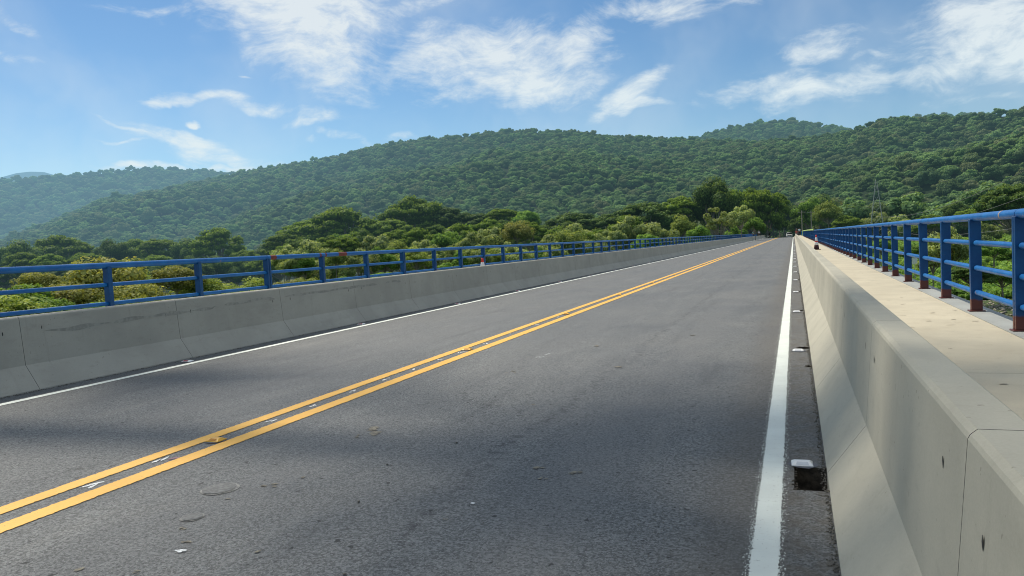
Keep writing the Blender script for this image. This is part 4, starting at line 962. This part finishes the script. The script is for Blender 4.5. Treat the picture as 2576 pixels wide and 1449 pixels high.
# shrubs just behind the left railing
shr = [(90, 672, 150, 72, 'brown', 'thin yellow-brown tree behind the glossy green one', .8), (500, 682, 150, 64, 'yellow', 'yellow-green tree touching the railing top left of the river gap', .8), (340, 668, 170, 74, 'yellow', 'yellowish tree behind the browning tree tops', .8), (610, 722, 140, 60, 'yellow', 'low yellow-green shrub before the grey river', .6), (530, 735, 160, 52, 'brown', 'low yellow-brown shrub below the third left post', .6), (300, 735, 170, 46, 'yellow', 'leafy yellow-green shrub low between the first left posts', .7), (120, 735, 170, 36, 'green', 'leafy green shrub low at the left edge', .7), (770, 690, 110, 82, 'yellow', 'yellow-green scrub right of the rusty rail joint', .7), (250, 630, 260, 58, 'brown', 'browning spreading tree whose top shows above the left railing', 1.), (40, 688, 220, 40, 'green', 'glossy green tree at the left edge, below the railing top', .8), (150, 700, 200, 42, 'brown', 'yellow-brown leafy tree right of the glossy green one', .7), (330, 700, 220, 55, 'brown', 'yellow-brown tree with dark bare branches below the left top rail', .7), (440, 656, 170, 62, 'brown', 'wide browning tree between the first and second left railing posts', .8),
       (560, 700, 170, 70, 'yellow', 'thin yellow-green tree with dark limbs before the grey river', .7), (640, 690, 120, 80, 'yellow', 'yellow-green bush left of the double railing post', .8), (720, 700, 110, 75, 'brown', 'low brown scrub right of the double railing post', .6), (0, 730, 240, 34, 'yellow', 'low yellow-green bush at the left edge of the bridge', .7), (220, 750, 240, 40, 'green', 'low green shrub under the yellow-brown trees', .6),
       (420, 745, 220, 48, 'yellow', 'low yellowish shrub behind the second left post', .6), (790, 668, 90, 95, 'olive', 'round olive bush behind the left railing', .9), (860, 690, 100, 85, 'green', 'green bush beside the banana plants', .7), (960, 675, 90, 90, 'green', 'second green bush near the banana plants', .7), (1110, 655, 90, 95, 'green', 'leafy green bush right of the banana plants', .8), (1200, 655, 80, 92, 'olive', 'olive bush behind the left traffic cone', .8), (1390, 640, 110, 90, 'green', 'green bush right of the left traffic cone', .8), (1480, 640, 90, 95, 'olive', 'olive bush farther right along the left railing', .8)]
for k, (px, yt, wp, d, kd, lab, sq) in enumerate(shr): tree(px, yt, wp, d, kd, lab, None, k, squash=sq, name='shrub', cat='shrub')
# right side
rgt = [(2383, 556, 125, 78, 'olive', 'tall olive bush seen through the right railing', 1.25), (2345, 600, 90, 84, 'olive', 'smaller olive bush left of the tall one behind the right railing', 1.2), (2450, 655, 120, 100, 'dark', 'dark green bush low behind the right railing', .9), (2520, 660, 110, 104, 'green', 'green bush above the river edge, right of the dark one', .8), (2500, 600, 110, 125, 'green', 'bright green creeper mound behind the right railing', .6), (2560, 610, 120, 130, 'green', 'bright green creeper mound at the right edge', .6), (2215, 592, 70, 150, 'green', 'rounded green bush behind the middle of the right railing', .9), (2290, 610, 70, 120, 'green', 'low bright green bush left of the olive bushes', .8), (2160, 578, 70, 180, 'olive', 'small olive tree near the utility poles', 1.), (2120, 572, 50, 190, 'yellow', 'small yellowish tree near the utility poles', 1.),
       (2545, 452, 170, 165, 'dark', 'big dark tree at the right edge of the photo above the railing', 1.2), (2440, 520, 90, 230, 'umbrella', 'umbrella tree at the foot of the right hill', 1.), (2340, 538, 90, 220, 'umbrella', 'flat green tree at the hill foot behind the right railing', 1.), (2270, 530, 80, 235, 'olive', 'grey-olive tree at the foot of the transmission tower', 1.2), (2200, 520, 80, 245, 'olive', 'grey-olive tree behind the transmission tower', 1.2), (2400, 505, 90, 245, 'dark', 'dark tree at the hill foot between the umbrella trees', 1.1), (2490, 545, 80, 190, 'olive', 'olive tree right of the hill-foot umbrella tree', 1.1)]
for k, (px, yt, wp, d, kd, lab, sq) in enumerate(rgt): tree(px, yt, wp, d, kd, lab, None, k, squash=sq, name='shrub' if yt > 560 else 'tree', cat='shrub' if yt > 560 else 'tree')

# ------------------------------------------------------------------ banana-like plants
def strap_plant(loc, label, n=16, L=2.2):
    V = []; Fq = []
    for k in range(n):
        an = random.uniform(0, 6.28); ln = L*random.uniform(.7, 1.2); w_ = .22*random.uniform(.7, 1.2); i = len(V); m = 7; lean = random.uniform(.35, .9)
        for j in range(m+1):
            t = j/m; rr_ = ln*t*lean; z = ln*(t-.55*lean*t*t); ww = w_*math.sin(math.pi*min(.98, t*.9+.06)); cx_, cy_ = rr_*math.cos(an), rr_*math.sin(an)
            V += [(cx_-ww*math.sin(an), cy_+ww*math.cos(an), z), (cx_+ww*math.sin(an), cy_-ww*math.cos(an), z)]
            if j < m: Fq.append((i+2*j, i+2*j+1, i+2*j+3, i+2*j+2))
    o = link('banana_plant', npmesh('banana_plant', V, Fq, M_LF['green'], tint=rng.uniform(.3, .9, len(Fq))), None, loc); tag(o, label, 'plant', 'strap-leaved plants behind the left railing')
for k in range(22):
    px = random.choice([random.uniform(880, 1080), random.uniform(1150, 1260), random.uniform(1310, 1400)]); d = random.uniform(72, 100); a, _ = azel(px, 650); x, y = d*math.sin(a), d*math.cos(a)
    strap_plant((x, y, float(ground_z(x, y))-.1), 'clump of long strap leaves growing on the bank behind the left railing', 16, random.uniform(3.0, 5.0))

# ------------------------------------------------------------------ forest masses, scattered as instances
fcol = bpy.data.collections.new('forest_crowns')
for i in range(8):
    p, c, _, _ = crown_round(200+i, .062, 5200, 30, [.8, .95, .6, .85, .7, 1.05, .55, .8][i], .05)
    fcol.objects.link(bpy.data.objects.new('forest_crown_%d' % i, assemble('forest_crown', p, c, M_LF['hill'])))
def scatter(name, P, scl, tint, coll, label, cat, squash=None):
    me = bpy.data.meshes.new(name); me.vertices.add(len(P)); me.vertices.foreach_set('co', np.asarray(P, np.float32).ravel())
    for nm, arr in (('scl', scl), ('rz', rng.uniform(0, 6.28, len(P))), ('itint', tint)):
        at = me.attributes.new(nm, 'FLOAT', 'POINT'); at.data.foreach_set('value', np.asarray(arr, np.float32))
    at = me.attributes.new('pick', 'INT', 'POINT'); at.data.foreach_set('value', rng.integers(0, 999, len(P)).astype(np.int32))
    o = link(name, me); g = bpy.data.node_groups.new(name+'_nodes', 'GeometryNodeTree')
    g.interface.new_socket('Geometry', in_out='INPUT', socket_type='NodeSocketGeometry'); g.interface.new_socket('Geometry', in_out='OUTPUT', socket_type='NodeSocketGeometry')
    n = g.nodes; gi = n.new('NodeGroupInput'); go = n.new('NodeGroupOutput'); ci = n.new('GeometryNodeCollectionInfo'); ci.inputs['Collection'].default_value = coll; ci.inputs['Separate Children'].default_value = True; ci.inputs['Reset Children'].default_value = True
    iop = n.new('GeometryNodeInstanceOnPoints'); iop.inputs['Pick Instance'].default_value = True
    def na(nm, t='FLOAT'): q = n.new('GeometryNodeInputNamedAttribute'); q.data_type = t; q.inputs[0].default_value = nm; return q.outputs[0]
    cb = n.new('ShaderNodeCombineXYZ'); g.links.new(na('rz'), cb.inputs[2]); e2r = n.new('FunctionNodeEulerToRotation'); g.links.new(cb.outputs[0], e2r.inputs[0])
    g.links.new(gi.outputs[0], iop.inputs['Points']); g.links.new(ci.outputs[0], iop.inputs['Instance']); g.links.new(na('pick', 'INT'), iop.inputs['Instance Index'])
    g.links.new(e2r.outputs[0], iop.inputs['Rotation']); g.links.new(na('scl'), iop.inputs['Scale']); g.links.new(iop.outputs[0], go.inputs[0])
    md = o.modifiers.new('scatter', 'NODES'); md.node_group = g; tag(o, label, cat, kind='stuff'); return o
def ring_points(a0, a1, r0, r1, spacing_fn, fn, seed, zoff):
    rg = np.random.default_rng(seed); pts = []; sc_ = []; r = r0
    while r < r1:
        sp_ = spacing_fn(r); n = max(1, int((a1-a0)*r/sp_)); aa = a0+(np.arange(n)+rg.uniform(-.45, .45, n))*(a1-a0)/n; rr_ = r+rg.uniform(-.5, .5, n)*sp_
        x, y = rr_*np.sin(aa), rr_*np.cos(aa); z, t = fn(x, y); ok = (t > 0) & (t < 1.06); s = sp_*rg.uniform(.36, .80, n)*(1+.3*(rg.random(n) < .10)); z = z + s*rg.uniform(-.25, .25, n)
        pts.append(np.stack([x, y, z+zoff*s], 1)[ok]); sc_.append(s[ok]); r += sp_*.9
    return np.concatenate(pts), np.concatenate(sc_)
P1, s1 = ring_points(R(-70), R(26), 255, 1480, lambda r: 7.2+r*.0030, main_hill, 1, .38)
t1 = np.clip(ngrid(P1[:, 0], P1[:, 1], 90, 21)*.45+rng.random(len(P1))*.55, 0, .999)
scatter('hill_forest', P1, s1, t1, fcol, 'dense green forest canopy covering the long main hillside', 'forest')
P2, s2 = ring_points(R(-70), R(-24), 1520, 2340, lambda r: 17, left_h, 2, .4); scatter('hill_forest', P2, s2, rng.random(len(P2)), fcol, 'hazy blue-green forest on the lower ridge at the far left', 'forest')
P3, s3 = ring_points(R(-12), R(20), 1600, 2340, lambda r: 17, knob_h, 3, .4); scatter('hill_forest', P3, s3, rng.random(len(P3)), fcol, 'dark bluish forest on the rounded knob behind the main ridge', 'forest')
# flat valley forest between the river trees and the hill foot
n = 5200; a = rng.uniform(R(-62), R(24), n); r = np.sqrt(rng.uniform(255**2, 860**2, n)); x, y = r*np.sin(a), r*np.cos(a); _, t = main_hill(x, y)
ok = (t < .05) & (np.abs(x+3.6) > 13) & ((x > -100) | (r > 360)); x, y = x[ok], y[ok]; s = rng.uniform(5, 9, len(x)); z = ground_z(x, y)+rng.uniform(4, 11, len(x))
scatter('valley_forest', np.stack([x, y, z], 1), s, rng.random(len(x)), fcol, 'band of forest crowns on the valley floor below the hills', 'forest')

# undergrowth: leafy clumps over the banks
ucol = bpy.data.collections.new('undergrowth_clumps')
for i in range(4):
    parts = []
    for k in range(7):
        c = np.array([rng.uniform(-.7, .7), rng.uniform(-.7, .7), rng.uniform(.1, .35)]); pr = rng.uniform(.3, .5); P, Nn = blob_shell(c, np.array([pr, pr, pr*.8]), 130); v, f = leaves(P, Nn, .10, .7); parts.append((v, f, np.clip(.45+.3*Nn[:, 2]+rng.normal(0, .2, len(P)), 0, 1)))  # clump tops tinted lighter, light from above put into the colour
    ucol.objects.link(bpy.data.objects.new('undergrowth_clump_%d' % i, assemble('undergrowth_clump', parts, [], M_LF['green'])))
x = rng.uniform(3, 120, 5200); y = rng.uniform(101, 255, 5200); ok = (y > 101+.1*x+rng.uniform(0, 12, 5200)) & ((x > 14) | (y < 190)); x, y = x[ok], y[ok]
x2 = -rng.uniform(12, 150, 4200); y2 = rng.uniform(14, 240, 4200); ok = rng.random(4200) < .9; x2, y2 = x2[ok], y2[ok]
x = np.concatenate([x, x2]); y = np.concatenate([y, y2]); scatter('undergrowth', np.stack([x, y, ground_z(x, y)], 1), rng.uniform(.7, 2.3, len(x)), rng.random(len(x)), ucol, 'bright green creepers and weeds covering the river banks', 'undergrowth')

# ------------------------------------------------------------------ poles, tower, wires
M_POLE = simple('weathered_pole', (.27, .25, .20), .8, var=.2); M_STEEL = simple('galvanised_steel', (.33, .35, .33), .5, var=.15); M_WIRE = simple('wire', (.20, .20, .19), .5)
def upole(px, y, topz, label):
    a, _ = azel(px, 560); x = y*math.tan(a); g = float(ground_z(x, y)); r = empty('utility_pole', (x, y, g)); tag(r, label, 'utility pole')
    mb = MB(); mb.tube((0, 0, -.2), (0, 0, topz-g), .14, .09, n=10); mb.build('pole', M_POLE, r, smooth=True)
    mb = MB(); mb.box(-.9, .9, -.05, .05, topz-g-.5, topz-g-.38); mb.build('crossarm', M_POLE, r)
    return Vector((x, y, topz))
pA = upole(2017.5, 205, 6.6, 'shorter utility pole rising behind the far right railing, nearest the road'); pB = upole(2041, 205, 6.4, 'utility pole to the right of the one nearest the road')
TY = 170.
def at(px, py, y):
    d = fw+rt*((px-1288)/1860.0)+up*((724.5-py)/1860.0); k = y/d.y; return Vector((d.x*k, y, H+d.z*k))
tl, t2, bl_, br_ = at(2203, 452, TY), at(2206, 457, TY), at(2190, 575, TY), at(2223, 575, TY)
g = float(ground_z(bl_.x, TY)); root = empty('transmission_tower', (bl_.x, TY, g)); tag(root, 'slim two-legged transmission tower with cross braces right of the road', 'tower'); off = root.location
def ext(t, b, z): k = (z-t.z)/(b.z-t.z); return t+(b-t)*k
for t, b in ((tl, bl_), (t2, br_)):
    mb = MB(); mb.tube(ext(t, b, g)-off, t-off, .10, .06, n=8); mb.build('leg', M_STEEL, root, smooth=True)
mb = MB()
for k in range(7):
    z0, z1 = tl.z-1-k*2.2, tl.z-1-(k+1)*2.2; mb.tube(ext(tl, bl_, z0)-off, ext(t2, br_, z1)-off, .025, n=6); mb.tube(ext(t2, br_, z0)-off, ext(tl, bl_, z1)-off, .025, n=6)
mb.build('cross_brace', M_STEEL, root)
def wire(a, b, sag, label, r=.035):
    mb = MB(); n = 22; p = a
    for k in range(1, n+1):
        t = k/n; q = a.lerp(b, t)-Vector((0, 0, sag*4*t*(1-t))); mb.tube(p, q, r, n=5, cap=False); p = q
    tag(mb.build('power_line', M_WIRE, smooth=True), label, 'wire')
wire(at(2203, 545, TY), at(2640, 395, 95), 2.0, 'uppermost thin power line climbing to the right from the tower', .03)
wire(at(2210, 565, TY), at(2640, 470, 80), 1.6, 'second thin power line climbing to the right from the tower', .022)
wire(at(2223, 575, TY), at(2640, 560, 75), 1.2, 'lowest power line passing behind the right railing', .02)
wire(pA, pB, .6, 'short wire between the two utility poles', .02)
r = empty('white_sign', (17.2, 128, float(ground_z(17.2, 128)))); tag(r, 'small white sign board on a post seen through the right railing', 'sign')
mb = MB(); mb.box(-.35, .35, -.03, .03, 3.2, 4.2); mb.build('board', simple('white_board', (.7, .7, .68), .5), r); mb = MB(); mb.tube((0, .05, -.2), (0, .05, 4.1), .05, n=8); mb.build('post', M_STEEL, r)

# ------------------------------------------------------------------ unseen trees added on the left bank to throw soft shade on the near road
def crown_thin(seed, leaf, n, lobes):
    rg = np.random.default_rng(seed); parts = []; segs = []; fork = Vector((0, 0, -.8)); nper = n//lobes
    for k in range(lobes):
        q = math.sqrt(rg.random())*.85; an = rg.uniform(0, 6.28); c = np.array([q*math.cos(an), q*math.sin(an), rg.uniform(-.35, .5)*(1-q*.6)]); r3 = np.array([.30, .30, .16])
        P, Nn = blob_shell(c, r3, nper); P = c+(P-c)*rng.uniform(.3, 1.1, (nper, 1)); v, f = leaves(P, Nn, leaf); parts.append((v, f, np.clip(.5+.25*Nn[:, 2]+rng.normal(0, .2, len(P)), 0, 1)))  # top light painted into the leaf tint
        if k % 2 == 0: e = Vector(c); mid = fork.lerp(e, .5); segs += [(fork, mid, .022, .012), (mid, e, .012, .004)]
    return parts, [], segs, -.8
proto(('thin', 0), crown_thin, 'umbrella', 301, .018, 3600, 140); proto(('thin', 1), crown_thin, 'umbrella', 302, .018, 3000, 120)
def shade_tree(tx, ty, dist, rad, k, label, squash=.6, lean=(-5, -7)):     # tx, ty: where its shade falls on the road
    c_ = Vector((tx, ty, 0))+sdir*dist; bx_, by_ = c_.x+lean[0], c_.y+lean[1]; g = float(ground_z(bx_, by_)); r = empty('tree', (bx_, by_, g)); tag(r, label, 'tree')
    me, limbs, fz = PROTO[('thin', k)]; off = Vector((c_.x-bx_, c_.y-by_, c_.z-g))
    for nm, m_ in (('crown', me), ('limbs', limbs)):
        o = link(nm, m_, r, off); o.scale = (rad, rad, rad*squash); o.rotation_euler = (0, 0, k*2.)
    mb = MB(); top = off+Vector((0, 0, fz*rad*squash)); mid = Vector((off.x*.1, off.y*.1, off.z*.55)); mb.tube((0, 0, -.3), mid, .55, .38, n=10, cap=False); mb.tube(mid, top, .38, .2, n=10, cap=False); mb.build('trunk', M_BARK, r, smooth=True)
shade_tree(.2, 3.0, 33, 5.4, 0, 'unseen tall thin-crowned tree added on the left bank to shade the near roadway', .6)
shade_tree(-5.6, 5.6, 36, 3.0, 1, 'second unseen thin tree added on the left bank to shade the near left lane', .6, (-6, -10))
